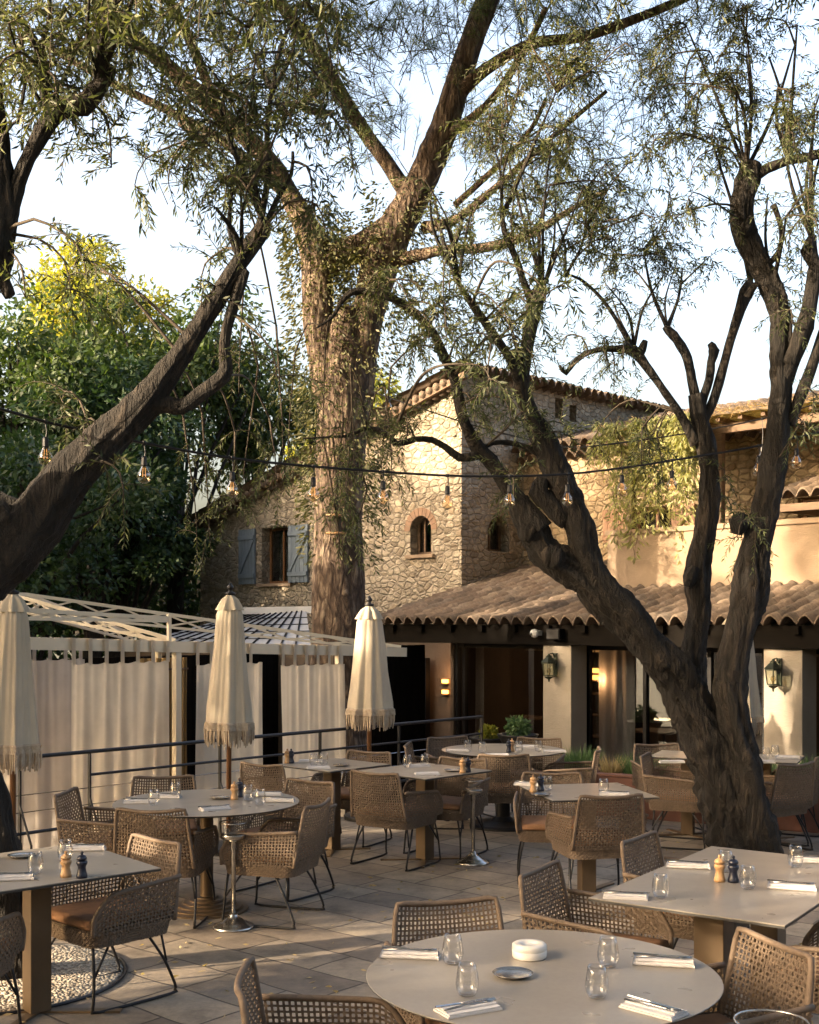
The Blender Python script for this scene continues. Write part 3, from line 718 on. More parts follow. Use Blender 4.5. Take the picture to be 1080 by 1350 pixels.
def shelf(px, y, label):
    x = lx(px, y); p = LW(x, y); t = thing('bottle_shelf', label, 'shelf', (p.x, p.y, LOW+.06), LR, 'shelves inside')
    b = MB()
    for k in range(6): b.box(-.6,.6,0,.3,.3+k*.36,.325+k*.36)
    b.build('shelf_boards', 'woodbeam', t); b = MB(); b.box(-.62,-.6,0,.3,0,2.2); b.box(.6,.62,0,.3,0,2.2); b.build('side_frame', 'blackmetal', t)
    for k in range(5):
        b = MB()
        for i in range(13):
            if random.random() < .8: b.lathe([(.03,.326+k*.36),(.03,.48+k*.36),(.01,.53+k*.36),(.01,.58+k*.36)], 8, (-.54+i*.09,.15,0))
        b.build('bottles', 'amberglass' if k % 2 else 'greenmetal', t)
dining(865, 2.0, 'high bar table behind the glass between the two porch pillars'); dining(690, 2.6, 'high bar table behind the left glass front')
shelf(640, 4.6, 'shelves with bottles deep inside behind the left glass front'); shelf(795, 3.6, 'shelves with bottles inside, right of the left porch pillar')
for px, y, z, e in ((640, 3.9, 1.35, 4.5), (800, 3.0, 1.3, 5), (900, 3.5, 1.4, 3)):  # point lights without fixtures, added to brighten the room
    q = LW(lx(px, y), y); pl_ = bpy.data.lights.new('room_fill', 'POINT'); pl_.energy = e; pl_.color = (1,.55,.25); pl_.shadow_soft_size = .08
    o = bpy.data.objects.new('room_fill', pl_); C.objects.link(o); o.location = (q.x, q.y, z)
p = LW(lx(712, .04), .0)
t = thing('security_camera', 'small white dome camera fixed to the dark porch beam', 'camera', (p.x, p.y, CAMH-(835-HZ)/FPX*p.y), LR)
b = MB(); b.box(-.03, .03, 0, .048, -.03, .04); b.build('mount', 'whiteplastic', t)
b = MB(); b.lathe([(.004,-.062),(.04,-.05),(.062,-.01),(.062,.02),(.04,.05),(.004,.06)], 16, (-.02,-.05,0)); b.build('dome', 'whiteplastic', t, smooth=True)
b = MB(); b.lathe([(.002,-.03),(.02,-.02),(.026,0),(.02,.02),(.002,.03)], 12, (-.03,-.093,-.01)); b.build('lens', 'darkframe', t, smooth=True)
p = LW(lx(736, .04), .04)
t = thing('loudspeaker', 'small black box loudspeaker on the porch beam beside the camera', 'speaker', (p.x, p.y, CAMH-(836-HZ)/FPX*p.y), LR)
b = MB(); b.box(-.11, .11, -.12, -.002, -.075, .075); b.build('cabinet', 'darkframe', t, bevel=.008)
b = MB(); b.box(-.095, .095, -.127, -.122, -.06, .06); b.build('grille', 'blackmetal', t)
p = LW(lx(543, 1.6), 1.6)
t = thing('exit_sign', 'tiny green lit exit sign above the dark entrance door', 'sign', (p.x, p.y, CAMH-(860-HZ)/FPX*p.y), LR)
b = MB(); b.box(-.09, .09, -.02, .02, -.035, .035); b.build('housing', 'darkframe', t)
b = MB(); b.box(-.06, -.01, -.026, -.021, -.022, .022); b.box(.01, .06, -.026, -.021, -.022, .022); b.build('lit_panel', 'exitglow', t)
# potted plants on the sill behind the round table
def potplant(px, py, Y, r, label, mat):
    p = W(px, py, Y); zb = LOW+.0; t = thing('potted_plant', label, 'plant', (p.x, Y, zb), 0, 'pot plants before the glass front')
    h = p.z-zb
    b = MB(); b.lathe([(.12,0),(.13,h*.3),(.20,h-.12),(.26,h-.02),(.27,h),(.24,h),(.2,h-.05)], 18); b.build('pot', 'blackmetal', t, smooth=True)
    n = 500; v = rng.normal(size=(n,3)); v /= np.linalg.norm(v, axis=1, keepdims=True); pos = v*(rng.uniform(.1,1,n)**.5)[:, None]*np.array([r,r,r*.8])+np.array([0,0,h+r*.55])
    leaf_obj('leaves', mat, pos, v+rng.normal(0,.6,(n,3)), rng.uniform(.04,.07,n), .035, t, (0,0,0))
    b = MB()
    for k in range(7): a = k*.9; b.tube([(0,0,h-.04),(r*.4*math.cos(a), r*.4*math.sin(a), h+r*.6)], .006, 4)
    b.build('stem', 'twig', t)
potplant(683, 968, 15.6, .16, 'bushy green plant in a dark pot before the glass behind the round table', 'grass')
potplant(644, 972, 16.4, .11, 'small yellow green plant in a dark pot left of the bushy one', 'broad_sunlit_yellow')

# ------------------------------------------------------------ pergola with curtains
B0 = Vector((-3.567, 11.3)); B1 = Vector((-.097, 15.5)); bd = (B1-B0).normalized(); ba = math.atan2(bd.y, bd.x); BLn = (B1-B0).length
def bx_(px):                             # distance along the beam that the column px meets
    k = (px-540)/FPX; return (k*B0.y-B0.x)/(bd.x-k*bd.y)
def bz(s): return 1.80+(1.615-1.80)*s/BLn
perg = thing('pergola', 'cream metal pergola with lattice roof trusses over the lower terrace', 'pergola', (B0.x, B0.y, 0), ba)
xs0, xs1, dep = -1.9, bx_(533), 3.4
b = MB()
xE = bx_(447)+.08; b.bar((xs0,0,bz(xs0)), (xs1,0,bz(xs1)), .09, .115); b.bar((xs0,dep,bz(xs0)), (xE,dep,bz(xE)), .09, .115)
b.bar((xs0+.05,.06,bz(xs0)), (xs0+.05,dep-.06,bz(xs0)), .09, .1); b.bar((xE-.05,.06,bz(xE)), (xE-.05,dep-.06,bz(xE)), .09, .1)
b.build('beam', 'cream_metal', perg)
for px, yy in ((233, .0), (447, .0), (233, dep), (447, dep), (12, 0)):
    b = MB(); s = bx_(px); b.box(s-.035, s+.035, yy-.035, yy+.035, LOW, bz(s)-.06); b.build('post', 'cream_metal', perg)
ap0 = Vector((bx_(60), dep/2, 2.32)); ap1 = Vector((bx_(60)+.9, dep/2, 2.30))
def truss(a, c, gap=.17, nseg=9, w=.028):
    m_ = MB(); a = Vector(a); c = Vector(c); dn = Vector((0,0,-gap))
    m_.bar(a, c, w, w*1.3); m_.bar(a+dn, c+dn*.25, w, w)
    for i in range(nseg):
        t0 = i/nseg; t1 = (i+1)/nseg
        m_.bar(a.lerp(c, t0), (a+dn).lerp(c+dn*.25, t1), w*.7); m_.bar((a+dn).lerp(c+dn*.25, t0)+Vector((0,0,.001)), a.lerp(c, t1)+Vector((0,0,.001)), w*.7)
    m_.build('roof_truss', 'cream_metal', perg)
e1_, e0_ = bz(xs1)+.07, bz(xs0)+.07
truss(ap1, (xs1-.05, .02, e1_), .20, 9); truss(ap1, (xE-.05, dep-.02, e1_), .2, 9); truss(ap0, (xs0+.05, .02, e0_)); truss(ap0, (xs0+.05, dep-.02, e0_)); truss(ap0, ap1, .16, 3)
s_ = bx_(233); truss(ap1+Vector((-.2,0,0)), (s_, .02, bz(s_)+.07), .16, 6); truss((xs0+.6,0,bz(xs0)+.3), (s_-.1, 0, bz(s_)+.3), .12, 7)
b = MB()
for s in (xs0+.6, s_-.1): b.bar((s,0,bz(s)+.06), (s,0,bz(s)+.34), .035)
b.build('king_post', 'cream_metal', perg)
G = 'tab top curtains hung along the pergola'
def curtain(pa, pb, label, mat='curtain', yy=-.07, grp=G, bot=LOW+.03):
    sa, sb = bx_(pa), bx_(pb); o = thing('curtain', label, 'curtain', (B0.x, B0.y, 0), ba, grp); zt = bz((sa+sb)/2)
    c = MB(); n = int((sb-sa)*70)
    for j in range(9):
        z = zt-.16+(bot-zt+.16)*j/8
        for i in range(n+1):
            s = sa+(sb-sa)*i/n; t = j/8; nz_ = noise.noise(Vector((s*2.2+pa, t*.8, 3)))
            c.v.append((s, yy+(.018+.022*nz_)*(.5+.7*t)*math.sin(s*24+5*nz_+1.2*t*nz_)+.03*noise.noise(Vector((s*7, t*1.1, pa)))+.02*noise.noise(Vector((s*16, t*.7, 7))), z-.018*abs(math.sin((s-sa)*PI/.19))*(1 if j == 0 else 0)))
    for j in range(8):
        for i in range(n): a = j*(n+1)+i; c.f.append((a, a+1, a+n+2, a+n+1))
    c.build('panel', mat, o, smooth=True)
    tb = MB(); k = 0
    while sa+k*.19+.03 < sb:
        s = sa+k*.19+.03; zz = bz(s); tb.box(s-.022, s+.022, yy-.003, yy, zt-.175, zz+.06); tb.box(s-.022, s+.022, yy, .055, zz+.060, zz+.063); k += 1
    tb.build('tab', mat, o)
curtain(88, 216, 'wide pale curtain between the left parasol and the pergola post, dappled with light')
curtain(252, 341, 'pale curtain behind the middle closed parasol')
curtain(365, 449, 'pale curtain with a bright sun patch left of the right pergola post')
curtain(-60, 22, 'pale curtain behind the leftmost closed parasol')
curtain(60, 196, 'greyer curtain hanging further back inside the pergola at the left', 'curtain_grey', 1.1)
t = thing('shade_backdrop', 'near-black boards put in for the dark interior behind the pergola curtains', 'wall', (B0.x, B0.y, 0), ba)  # boards added so the shaded interior behind the curtains reads dark
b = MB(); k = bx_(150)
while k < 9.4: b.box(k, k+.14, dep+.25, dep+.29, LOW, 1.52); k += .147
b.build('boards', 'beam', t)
# reed screen behind the gap
t = thing('reed_screen', 'woven reed screen panel seen in the gap beside the pergola post', 'screen', (B0.x, B0.y, 0), ba)
b = MB(); s0, s1 = bx_(214), bx_(254)
for i in range(26):
    s = s0-.1+i*(s1-s0+.2)/25; b.bar((s, .22+.01*(i % 2), .35), (s+rnd(-.02,.02), .22+.01*(i % 2), 1.62), .03, .012)
b.build('reeds', 'reed', t)
b = MB(); b.bar((s0-.1,.20,1.5), (s1+.1,.20,1.5), .03, .02); b.bar((s0-.1,.20,.7), (s1+.1,.20,.7), .03, .02); b.build('batten', 'woodbeam', t)
# near-black boards put in for the dark gap beside the pine
t = thing('dark_gap_boards', 'near-black boards put in for the dark gap between the pergola and the entrance', 'wall', (0,0,0))
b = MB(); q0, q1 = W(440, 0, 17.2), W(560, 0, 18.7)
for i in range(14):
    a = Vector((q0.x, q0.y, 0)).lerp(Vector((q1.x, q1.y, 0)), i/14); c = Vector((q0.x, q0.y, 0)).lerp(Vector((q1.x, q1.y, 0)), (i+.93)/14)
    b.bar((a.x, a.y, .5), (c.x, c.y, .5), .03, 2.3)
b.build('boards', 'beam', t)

# ------------------------------------------------------------ railing
RL0 = Vector((-2.70, 10.25)); RL1 = Vector((.84, 14.03)); rd = (RL1-RL0).normalized()
def rpt(px):
    k = (px-540)/FPX; s = (k*RL0.y-RL0.x)/(rd.x-k*rd.y); return RL0+rd*s
rail = thing('railing', 'black metal railing with thin cables along the terrace edge', 'railing', (RL0.x, RL0.y, 0))
pxs = [-60, 26, 118, 290, 422, 526, 635]
Pp = [rpt(p) for p in pxs]; W0 = (RL0.x, RL0.y, 0)
b = MB(); b.tube([(p.x, p.y, .905) for p in (Pp[0], Pp[-1])], .017, 8); b.build('top_rail', 'blackmetal', rail, world=W0)
b = MB(); b.tube([(p.x, p.y, .71) for p in (Pp[2], Pp[-1])], .012, 8); b.build('middle_rail', 'blackmetal', rail, world=W0)
b = MB(); b.tube([(p.x, p.y, .29) for p in (Pp[0], Pp[-1])], .014, 8); b.build('lower_rail', 'blackmetal', rail, world=W0)
b = MB()
for z in (.46, .60): b.tube([(p.x, p.y, z) for p in (Pp[0], Pp[-1])], .004, 5)
b.build('cable', 'steel', rail, world=W0)
for p in Pp:
    b = MB(); b.bar((p.x, p.y, .0), (p.x, p.y, .90), .032, .014, Vector((rd.x, rd.y, 0))); q = p+Vector((-rd.y, rd.x))*.0
    b.tube([(p.x, p.y, .52), (p.x-rd.y*-.18, p.y-rd.x*.18, .22), (p.x-rd.y*-.2, p.y-rd.x*.2, .0)], .011, 6); b.build('post', 'blackmetal', rail, world=W0)

# ------------------------------------------------------------ closed parasols
GU = 'closed cream parasols with macrame fringe'
def parasol(px, ptop, pbot, Y, label, wpx=64, lean=0):
    x = (px-540)/FPX*Y; zt = CAMH-(ptop-HZ)/FPX*Y; zb = CAMH-(pbot-HZ)/FPX*Y; h = zt-zb; R = wpx*.80/2/FPX*Y
    g0 = 0
    pt = Vector((x, Y)); 
    if Y > 10.25+(x+2.72)*1.066: g0 = LOW
    t = thing('closed_parasol', label, 'parasol', (x, Y, g0), 0, GU); t.rotation_euler = (0, lean, rnd(0, 3)); zt -= g0; zb -= g0
    b = MB(); b.lathe([(.022, .02), (.022, zt-.06)], 12); b.build('pole', 'polewood', t, smooth=True)
    b = MB(); b.lathe([(.26,0),(.26,.035),(.24,.05),(.05,.055),(.04,.2),(.03,.2)], 24); b.build('base_plate', 'blackmetal', t)
    b = MB(); b.lathe([(.012,zt-.075),(.045,zt-.06),(.05,zt-.045),(.02,zt-.035),(.014,zt-.02),(.03,zt-.008),(.032,zt+.01),(.016,zt+.026),(.008,zt+.04),(.001,zt+.045)], 14); b.build('finial', 'blackmetal', t, smooth=True)
    fr = .17; zc = zb+fr; sd = rnd(0, 9)
    fold = lambda a, u: 1+(.07+.17*u)*(1-1.6*abs(math.sin(a*4+sd+.6*math.sin(a*2+sd)+u*.5))**.7)*(.8+.2*math.sin(a*3+sd))+.035*math.sin(a*19+u*4)+.08*u
    prof = []
    for i in range(15):
        u = i/14; z = zc+(zt-.075-zc)*(1-u); rr = R*(.2+.38*min(1, u/.11)+.42*u)
        prof.append((rr, z))
    b = MB(); b.lathe(prof, 72, mod=fold, cap=False); b.build('canopy', 'canvas', t, smooth=True)
    b = MB(); f2 = lambda a, u: 1+(.06+.12*u)*math.sin(a*8+sd+.3)+.05*math.sin(a*15)*u
    b.lathe([(.03, zt-.062), (R*.42, zt-.10), (R*.56, zt-.15), (R*.655, zt-.195)], 64, mod=f2, cap=False); b.build('top_vent', 'canvas', t, smooth=True)
    b = MB(); f3 = lambda a, u: fold(a, 1)*(1.0+.04*u)
    b.lathe([(R*1.0, zc+.012), (R*1.035, zc-.0), (R*1.045, zc-.055)], 72, mod=f3, cap=False)
    n = 96
    for k in range(n):              # knotted net, then hanging tassels
        a = 2*PI*k/n+rnd(-.01,.01); rr = R*1.04*fold(a, 1); l = fr*(.62+.38*random.random()); c, s = math.cos(a), math.sin(a); w = rnd(-.012,.012)
        b.tube([(rr*c, rr*s, zc-.045), (rr*c*1.0+w*.5, rr*s, zc-.05-l*.4), (rr*c*.97+w, rr*s*.97, zc-.04-l)], [.006,.0085,.005], 4)
        a2 = a+2*PI/n*2; b.bar((R*1.06*c*fold(a,1), R*1.06*s*fold(a,1), zc-.0), (R*1.06*math.cos(a2)*fold(a2,1), R*1.06*math.sin(a2)*fold(a2,1), zc-.055), .005)
    b.build('fringe', 'fringe', t)
parasol(17, 772, 1012, 9.0, 'leftmost closed cream parasol, cut by the left edge of the photo', 72)
parasol(301, 775, 979, 10.6, 'middle closed cream parasol standing behind the round table with the ring base', 64, .008)
parasol(487, 791, 957, 12.35, 'closed cream parasol standing before the pine trunk', 62)
parasol(973, 800, 965, 13.4, 'closed cream parasol partly hidden behind the forked olive trunk', 64)

# ------------------------------------------------------------ woven armchair
def strand_mesh(mb, S, nu, nv, w=.0105, th=.0035, wob=.0028, skip=None):
    """lattice of flat strands over the surface S(u,v)"""
    def ribbon(pts, nrm, wd):
        o = len(mb.v); n = len(pts)
        for i in range(n):
            d = (pts[min(i+1, n-1)]-pts[max(i-1, 0)]).normalized(); sd = d.cross(nrm[i]).normalized()
            for a, c in ((-1,-1),(1,-1),(1,1),(-1,1)): mb.v.append(tuple(pts[i]+sd*(a*wd/2)+nrm[i]*(c*th/2)))
        for i in range(n-1):
            a = o+i*4
            for k in range(4): mb.f.append((a+k, a+(k+1) % 4, a+4+(k+1) % 4, a+4+k))
    def N(u, v):
        e = .01; a = S(min(1,u+e), v)-S(max(0,u-e), v); c = S(u, min(1,v+e))-S(u, max(0,v-e)); return a.cross(c).normalized()
    for i in range(nu):
        u = (i+.5)/nu; P = []; Q = []
        for j in range(nv+1):
            v = j/nv; n_ = N(u, v); P.append(S(u, v)+n_*(wob*(1 if (i+j) % 2 else -1))); Q.append(n_)
        ribbon(P, Q, w*1.1)
    for j in range(nv):
        v = (j+.5)/nv; P = []; Q = []
        for i in range(nu+1):
            u = i/nu; n_ = N(u, v); P.append(S(u, v)+n_*(wob*(1 if (i+j) % 2 == 0 else -1))); Q.append(n_)
        ribbon(P, Q, w*.9)
def make_chair():
    t = thing('woven_armchair', 'x', 'armchair')
    bwid = lambda v: .268-.038*v
    def SB(u, v):                        # back: u left-right, v bottom-top
        x = (u*2-1)*bwid(v); y = -.262-.062*v-.030*(1-(u*2-1)**2); z = .40+.395*v-.02*(1-(u*2-1)**2)*v
        return Vector((x, y, z))
    b = MB(); strand_mesh(b, SB, 25, 19, w=.0084, wob=.0022); b.build('backrest', 'rope', t)
    b = MB()
    rim = [SB(0, 0)]+[SB(0, v/8) for v in range(1, 8)]+[SB(.015, .985)]+[SB(u/12, 1) for u in range(1, 12)]+[SB(.985, .985)]+[SB(1, 1-v/8) for v in range(1, 9)]
    b.tube(rim, .0125, 8); b.build('back_frame', 'rope_rim', t, smooth=True)
    for sgn in (-1, 1):
        def SA(u, v, sgn=sgn):           # arm: u rear-front, v bottom-top
            zt = .635-.035*u-.10*max(0, (u-.78)/.22)**2
            yy = -.262+.50*u+.0*v; z = .40+(zt-.40)*v
            x = sgn*(.268+.022*math.sin(u*PI*.6)+.012*v-.035*max(0, u-.8)*5*.3); return Vector((x, yy-.03*v*(1-u), z))
        b = MB(); strand_mesh(b, SA, 24, 11, w=.0084, wob=.0022); b.build('armrest', 'rope', t)
        b = MB(); b.tube([SA(u/12, 1) for u in range(13)]+[SA(1, 1-v/5)+Vector((0,.006,0)) for v in range(1, 6)], .012, 8); b.build('arm_frame', 'rope_rim', t, smooth=True)
    # seat shell: woven skirt over a dark tray
    def ringpt(a, grow=0):
        c, s_ = math.cos(a), math.sin(a); e = .30
        return math.copysign(abs(c)**e, c)*(.280+grow), math.copysign(abs(s_)**e, s_)*(.260+grow)-.008
    tab = []; L_ = 0; pv = None         # arc-length table so the strands are evenly spaced
    for k in range(721):
        p = Vector(ringpt(2*PI*k/720)); L_ += (p-pv).length if pv else 0; pv = p; tab.append(L_)
    import bisect
    def SK(u, v):
        t_ = (u % 1.0)*L_; k = min(719, max(0, bisect.bisect(tab, t_)-1)); a = 2*PI*(k+(t_-tab[k])/max(1e-9, tab[k+1]-tab[k]))/720
        x, y = ringpt(a, -.014*(1-v)); return Vector((x, y, .333+.083*v))
    b = MB(); strand_mesh(b, SK, 128, 6, w=.0125, th=.004, wob=.0022); b.build('seat_shell', 'rope', t)
    b = MB(); o = 0; n = 48
    for z, g_ in ((.336,-.022),(.418,-.008)):
        for k in range(n): x, y = ringpt(2*PI*(k+.5)/n, g_); b.v.append((x, y, z))
    for k in range(n): b.f.append((k, (k+1) % n, n+(k+1) % n, n+k))
    b.f.append(tuple(range(n))[::-1]); b.f.append(tuple(n+k for k in range(n))); b.build('seat_tray', 'rope', t)
    b = MB(); b.lathe([(.2,.421),(.245,.424),(.252,.44),(.245,.462),(.2,.468),(.05,.472)], 40, mod=lambda a, u: 1/max(abs(math.cos(a)), abs(math.sin(a)))*.98 if 1 else 1)
    b.v = [(x, y, z) for x, y, z in b.v]; b.build('seat_cushion', 'cushion', t, smooth=True)
    for sgn in (-1, 1):
        x = sgn*.235; X2 = sgn*.262
        P = [(x,-.12,.335),(X2,-.2,.2),(X2+sgn*.01,-.262,.06),(X2+sgn*.01,-.262,.028),(X2+sgn*.01,-.235,.011),(X2+sgn*.01,.20,.011),(X2+sgn*.01,.238,.03),(X2+sgn*.01,.235,.06),(X2,.225,.2),(x,.215,.335)]
        b = MB(); b.tube([p for p, r in cr([(p, .0085) for p in P], .035)], .0085, 6); b.tube([(x,-.2,.335),(X2,-.215,.19)], .007, 5); b.tube([(x,.12,.335),(X2,.221,.19)], .007, 5); b.build('leg', 'blackmetal', t, smooth=True)
    return t
proto = make_chair(); used = [False]
def chair(bpos, f, label, grp, fromback=True, z=0):
    f = Vector(f).normalized(); p = Vector(bpos)
    if fromback: p = p+f*.30
    rz = math.atan2(f.y, f.x)-PI/2
    if not used[0]:
        used[0] = True; proto.location = (p.x, p.y, z); proto.rotation_euler = (0,0,rz); proto['label'] = label; proto['group'] = grp; return proto
    return copy_tree(proto, (p.x, p.y, z), rz, label, grp)
GC = 'woven rope armchairs around the tables'
for bp, f, l in (
  ((.17, 5.24), (.28,-.95), 'woven armchair on the far side of the front round table'),
  ((1.35, 4.57), (-.95,-.32), 'woven armchair right of the front round table, rim catching sun'),
  ((-.53, 4.14), (.99,.06), 'woven armchair left of the front round table, cut by the photo bottom'),
  ((.66, 5.93), (.86,-.5), 'woven armchair at the left corner of the large rectangular table, angled toward it'),
  ((1.31, 6.80), (.82,-.57), 'woven armchair at the far left end of the large rectangular table, only its backrest showing'),
  ((2.16, 5.20), (-.83,.56), 'woven armchair under the large rectangular table, cut by the right edge'),
  ((-1.43, 6.73), (-.69,-.72), 'woven armchair with tan seat pushed under the right corner of the left square table'),
  ((-2.22, 5.40), (.1,1.0), 'woven armchair at the bottom left corner of the photo, only its edge in view'),
  ((-2.42, 8.64), (1,-.06), 'woven armchair left of the round table with the ring base, backrest seen edge on'),
  ((-1.92, 9.48), (.2,-.98), 'woven armchair behind the round table with the ring base, below the middle parasol'),
  ((-1.67, 7.87), (.1,1), 'woven armchair with its back to the camera at the round table with the ring base'),
  ((-.64, 8.12), (-.95,.28), 'woven armchair facing left at the ring base round table, behind the near ashtray stand'),
  ((-.77, 9.22), (-.58,-.81), 'woven armchair at the far right of the round table with the ring base'),
  ((-1.25, 10.38), (.55,.83), 'woven armchair left of the small square table before the sunlit curtain'),
  ((-.39, 11.30), (-.48,-.88), 'woven armchair with tan seat behind the small square table before the sunlit curtain'),
  ((-.27, 9.80), (.55,.83), 'woven armchair in the middle of the terrace, a sun patch on its back'),
  ((.46, 10.74), (-.5,-.86), 'woven armchair with brown seat behind the middle ashtray stand'),
  ((.01, 12.0), (1,-.12), 'woven armchair seen edge on left of the far round table'),
  ((.41, 12.72), (.42,-.9), 'woven armchair at the far left behind the far round table'),
  ((.86, 11.10), (0,1), 'woven armchair with its back to the camera before the far round table'),
  ((1.34, 12.62), (-.35,-.93), 'woven armchair behind the far round table in front of the left pillar'),
  ((1.76, 11.55), (-.95,.2), 'woven armchair right of the far round table, in front of the grass clump'),
  ((1.405, 8.50), (-.2,.98), 'woven armchair with its back to the camera and sunlit corner at the tilted square table'),
  ((1.14, 9.70), (-.08,-1), 'woven armchair behind the tilted square table with the mills'),
  ((2.17, 11.03), (.93,-.36), 'woven armchair left of the forked olive trunk, facing right'),
  ((2.45, 11.98), (.2,-.98), 'woven armchair half hidden behind the forked olive trunk near the planter'),
  ((3.30, 10.40), (-.55,.83), 'woven armchair right of the forked olive trunk with its back to the camera'),
  ((3.70, 10.98), (-.87,.5), 'woven armchair at the right edge beyond the forked olive trunk'),
): chair(bp, f, l, GC)
# lower terrace seating seen past the curtain
chair((-4.30, 13.75), (-.75,.3), 'small looking woven armchair on the lower terrace seen below the left curtains', GC, z=LOW)
chair((-4.05, 14.75), (-.9,-.4), 'dark woven armchair on the lower terrace behind the sunlit one', GC, z=LOW)

# ------------------------------------------------------------ tables
def square_table(c, sx, sy, ang, label, cols=1, z0=0, grp='square mineral topped tables', colw=.11, h=.75):
    t = thing('square_table', label, 'table', (c[0], c[1], z0), math.radians(ang), grp)
    b = MB(); b.box(-sx/2, sx/2, -sy/2, sy/2, h-.004, h); b.build('tabletop', 'tabletop', t)
    b = MB(); b.box(-sx/2-.001, sx/2+.001, -sy/2-.001, sy/2+.001, h-.014, h-.0045); b.build('under_board', 'under', t)
    for i in range(cols):
        x = 0 if cols == 1 else (-sx/4 if i == 0 else sx/4)
        b = MB(); b.box(x-colw/2, x+colw/2, -colw/2, colw/2, .012, h-.0145); b.build('column', 'bronze', t, bevel=.003)
        b = MB(); b.bar((x-sx*.36/cols**.5, -sy*.3, .006), (x+sx*.36/cols**.5, sy*.3, .006), .05, .012); b.bar((x-sx*.36/cols**.5, sy*.3, .0065), (x+sx*.36/cols**.5, -sy*.3, .0065), .05, .011); b.build('foot_plate', 'bronze', t)
    return t
def round_table(c, R, label, z0=0, kind='ring', h=.75):
    t = thing('round_table', label, 'table', (c[0], c[1], z0), 0, 'round mineral topped tables')
    b = MB(); b.lathe([(R-.002,h-.004),(R,h-.003),(R,h-.001),(R-.002,h)], 96); b.build('tabletop', 'tabletop', t)
    b = MB(); b.lathe([(R-.02,h-.015),(R+.001,h-.0045)], 96); b.build('under_board', 'under', t)
    m_ = 'bronze' if kind == 'ring' else 'blackmetal'
    b = MB(); r = .045 if kind == 'ring' else .07; b.lathe([(r, .09), (r, h-.0155)], 24); b.build('column', m_, t, smooth=False)
    b = MB()
    if kind == 'ring':
        pf = []
        for i in range(6):
            z = .0+i*.017; rr = .29-.042*i; pf += [(rr, z), (rr, z+.008), (rr-.006, z+.012), (rr-.03, z+.0125)]
        b.lathe(pf, 64)
    else: b.lathe([(.33,0),(.33,.02),(.3,.035),(.12,.06),(.075,.1)], 48)
    b.build('base', m_, t); return t
T1 = round_table((.471, 4.31), .625, 'large front round table with ashtray and white pot, cut by the bottom of the photo')
u_ = Vector((.567, .824)); ang2 = math.degrees(math.atan2(.824, .567))
square_table((1.614, 5.88), 1.54, .89, ang2, 'large rectangular table at the right with mills and white napkins', 2, colw=.14)
square_table((-1.91, 6.22), .92, .92, 40, 'square table at the left edge standing on a tall bronze column')
T4 = round_table((-1.41, 8.44), .64, 'round table on a stepped ring base in front of the middle parasol')
square_table((.13, 10.22), .80, .80, 45, 'square table in the middle of the terrace behind the sun patched armchair')
square_table((1.31, 8.97), .80, .80, 12, 'square table with a mill tray, turned slightly, right of the centre')
square_table((-.68, 10.65), .72, .72, 47, 'small square table before the sunlit curtain at the far left of the terrace')
T8 = round_table((.915, 11.88), .60, 'far round table on a black round base before the glass front', kind='black')
square_table((2.62, 11.42), .62, .62, -24, 'small table left of and behind the forked olive trunk')
square_table((3.27, 11.17), .64, .64, -24, 'small table right of and behind the forked olive trunk')
square_table((-4.75, 14.2), .7, .7, 30, 'small table on the lower terrace seen below the left curtains', z0=LOW)

# ------------------------------------------------------------ things on the tables
TZ = .7505
def dupmesh(name, parts, label, cat, p, rz, grp, z=None):
    t = thing(name, label, cat, (p.x, p.y, TZ if z is None else z), rz, grp)
    for nm, me in parts:
        o = bpy.data.objects.new(nm, me); C.objects.link(o); o.parent = t
    return t
def take(o):                             # keep the mesh, drop the template object
    me = o.data; bpy.data.objects.remove(o); return me
b = MB(); b.lathe([(.020,.001),(.028,.004),(.036,.02),(.0395,.04),(.039,.055),(.034,.085),(.0295,.108),(.0285,.108),(.033,.085),(.0375,.055),(.038,.04),(.034,.022),(.026,.01),(.01,.008)], 28); glass_me = take(b.build('drinking_glass', 'glass', smooth=True))
def napkin_mesh(kind):
    b = MB()
    if kind == 0:                        # rolled / folded long napkin
        n = 14
        for lay, (w, h, z0, l) in enumerate(((.062, .016, 0, .22), (.054, .012, .0125, .21))):
            pr = [(-w/2,.0),(-w/2-.003,h*.5),(-w/2+.006,h),(0,h*1.08),(w/2-.006,h),(w/2+.003,h*.5),(w/2,0)]
            o = len(b.v)
            for i in range(n+1):
                x = -l/2+l*i/n; 
                for y, z in pr: b.v.append((x, y+.004*noise.noise(Vector((x*22, lay*5, 1))), z0+z*(1+.18*noise.noise(Vector((x*30, y*40, lay*3))))))
            m = len(pr)
            for i in range(n):
                for k in range(m): a = o+i*m+k; b.f.append((a, o+i*m+(k+1) % m, o+(i+1)*m+(k+1) % m, a+m))
            b.f.append(tuple(o+k for k in range(m))); b.f.append(tuple(o+n*m+k for k in range(m))[::-1])
    else:                                # square fold
        for w, l, z0 in ((.10, .20, 0), (.094, .19, .0065), (.05, .188, .013)):
            b.box(-l/2, l/2, -w/2, -w/2+w, z0, z0+.006)
    o = b.build('napkin', 'napkin', smooth=(kind == 0), bevel=0)
    return take(o)
NAP = [napkin_mesh(0), napkin_mesh(1)]
b = MB(); b.tube([(-.10,0,.0),(-.02,0,.003),(.05,0,.0),(.06,0,.001)], [.0035,.0028,.003,.003], 6)
for k in range(4): y = -.0085+.0057*k; b.tube([(.06,y*.5,.001),(.072,y,.001),(.10,y,.004)], [.0022,.0018,.0012], 4)
b.bar((.056,-.007,.001),(.074,-.009,.001),.003,.002); b.bar((.056,.007,.001),(.074,.009,.001),.003,.002); fork_me = take(b.build('fork', 'steel', smooth=True))
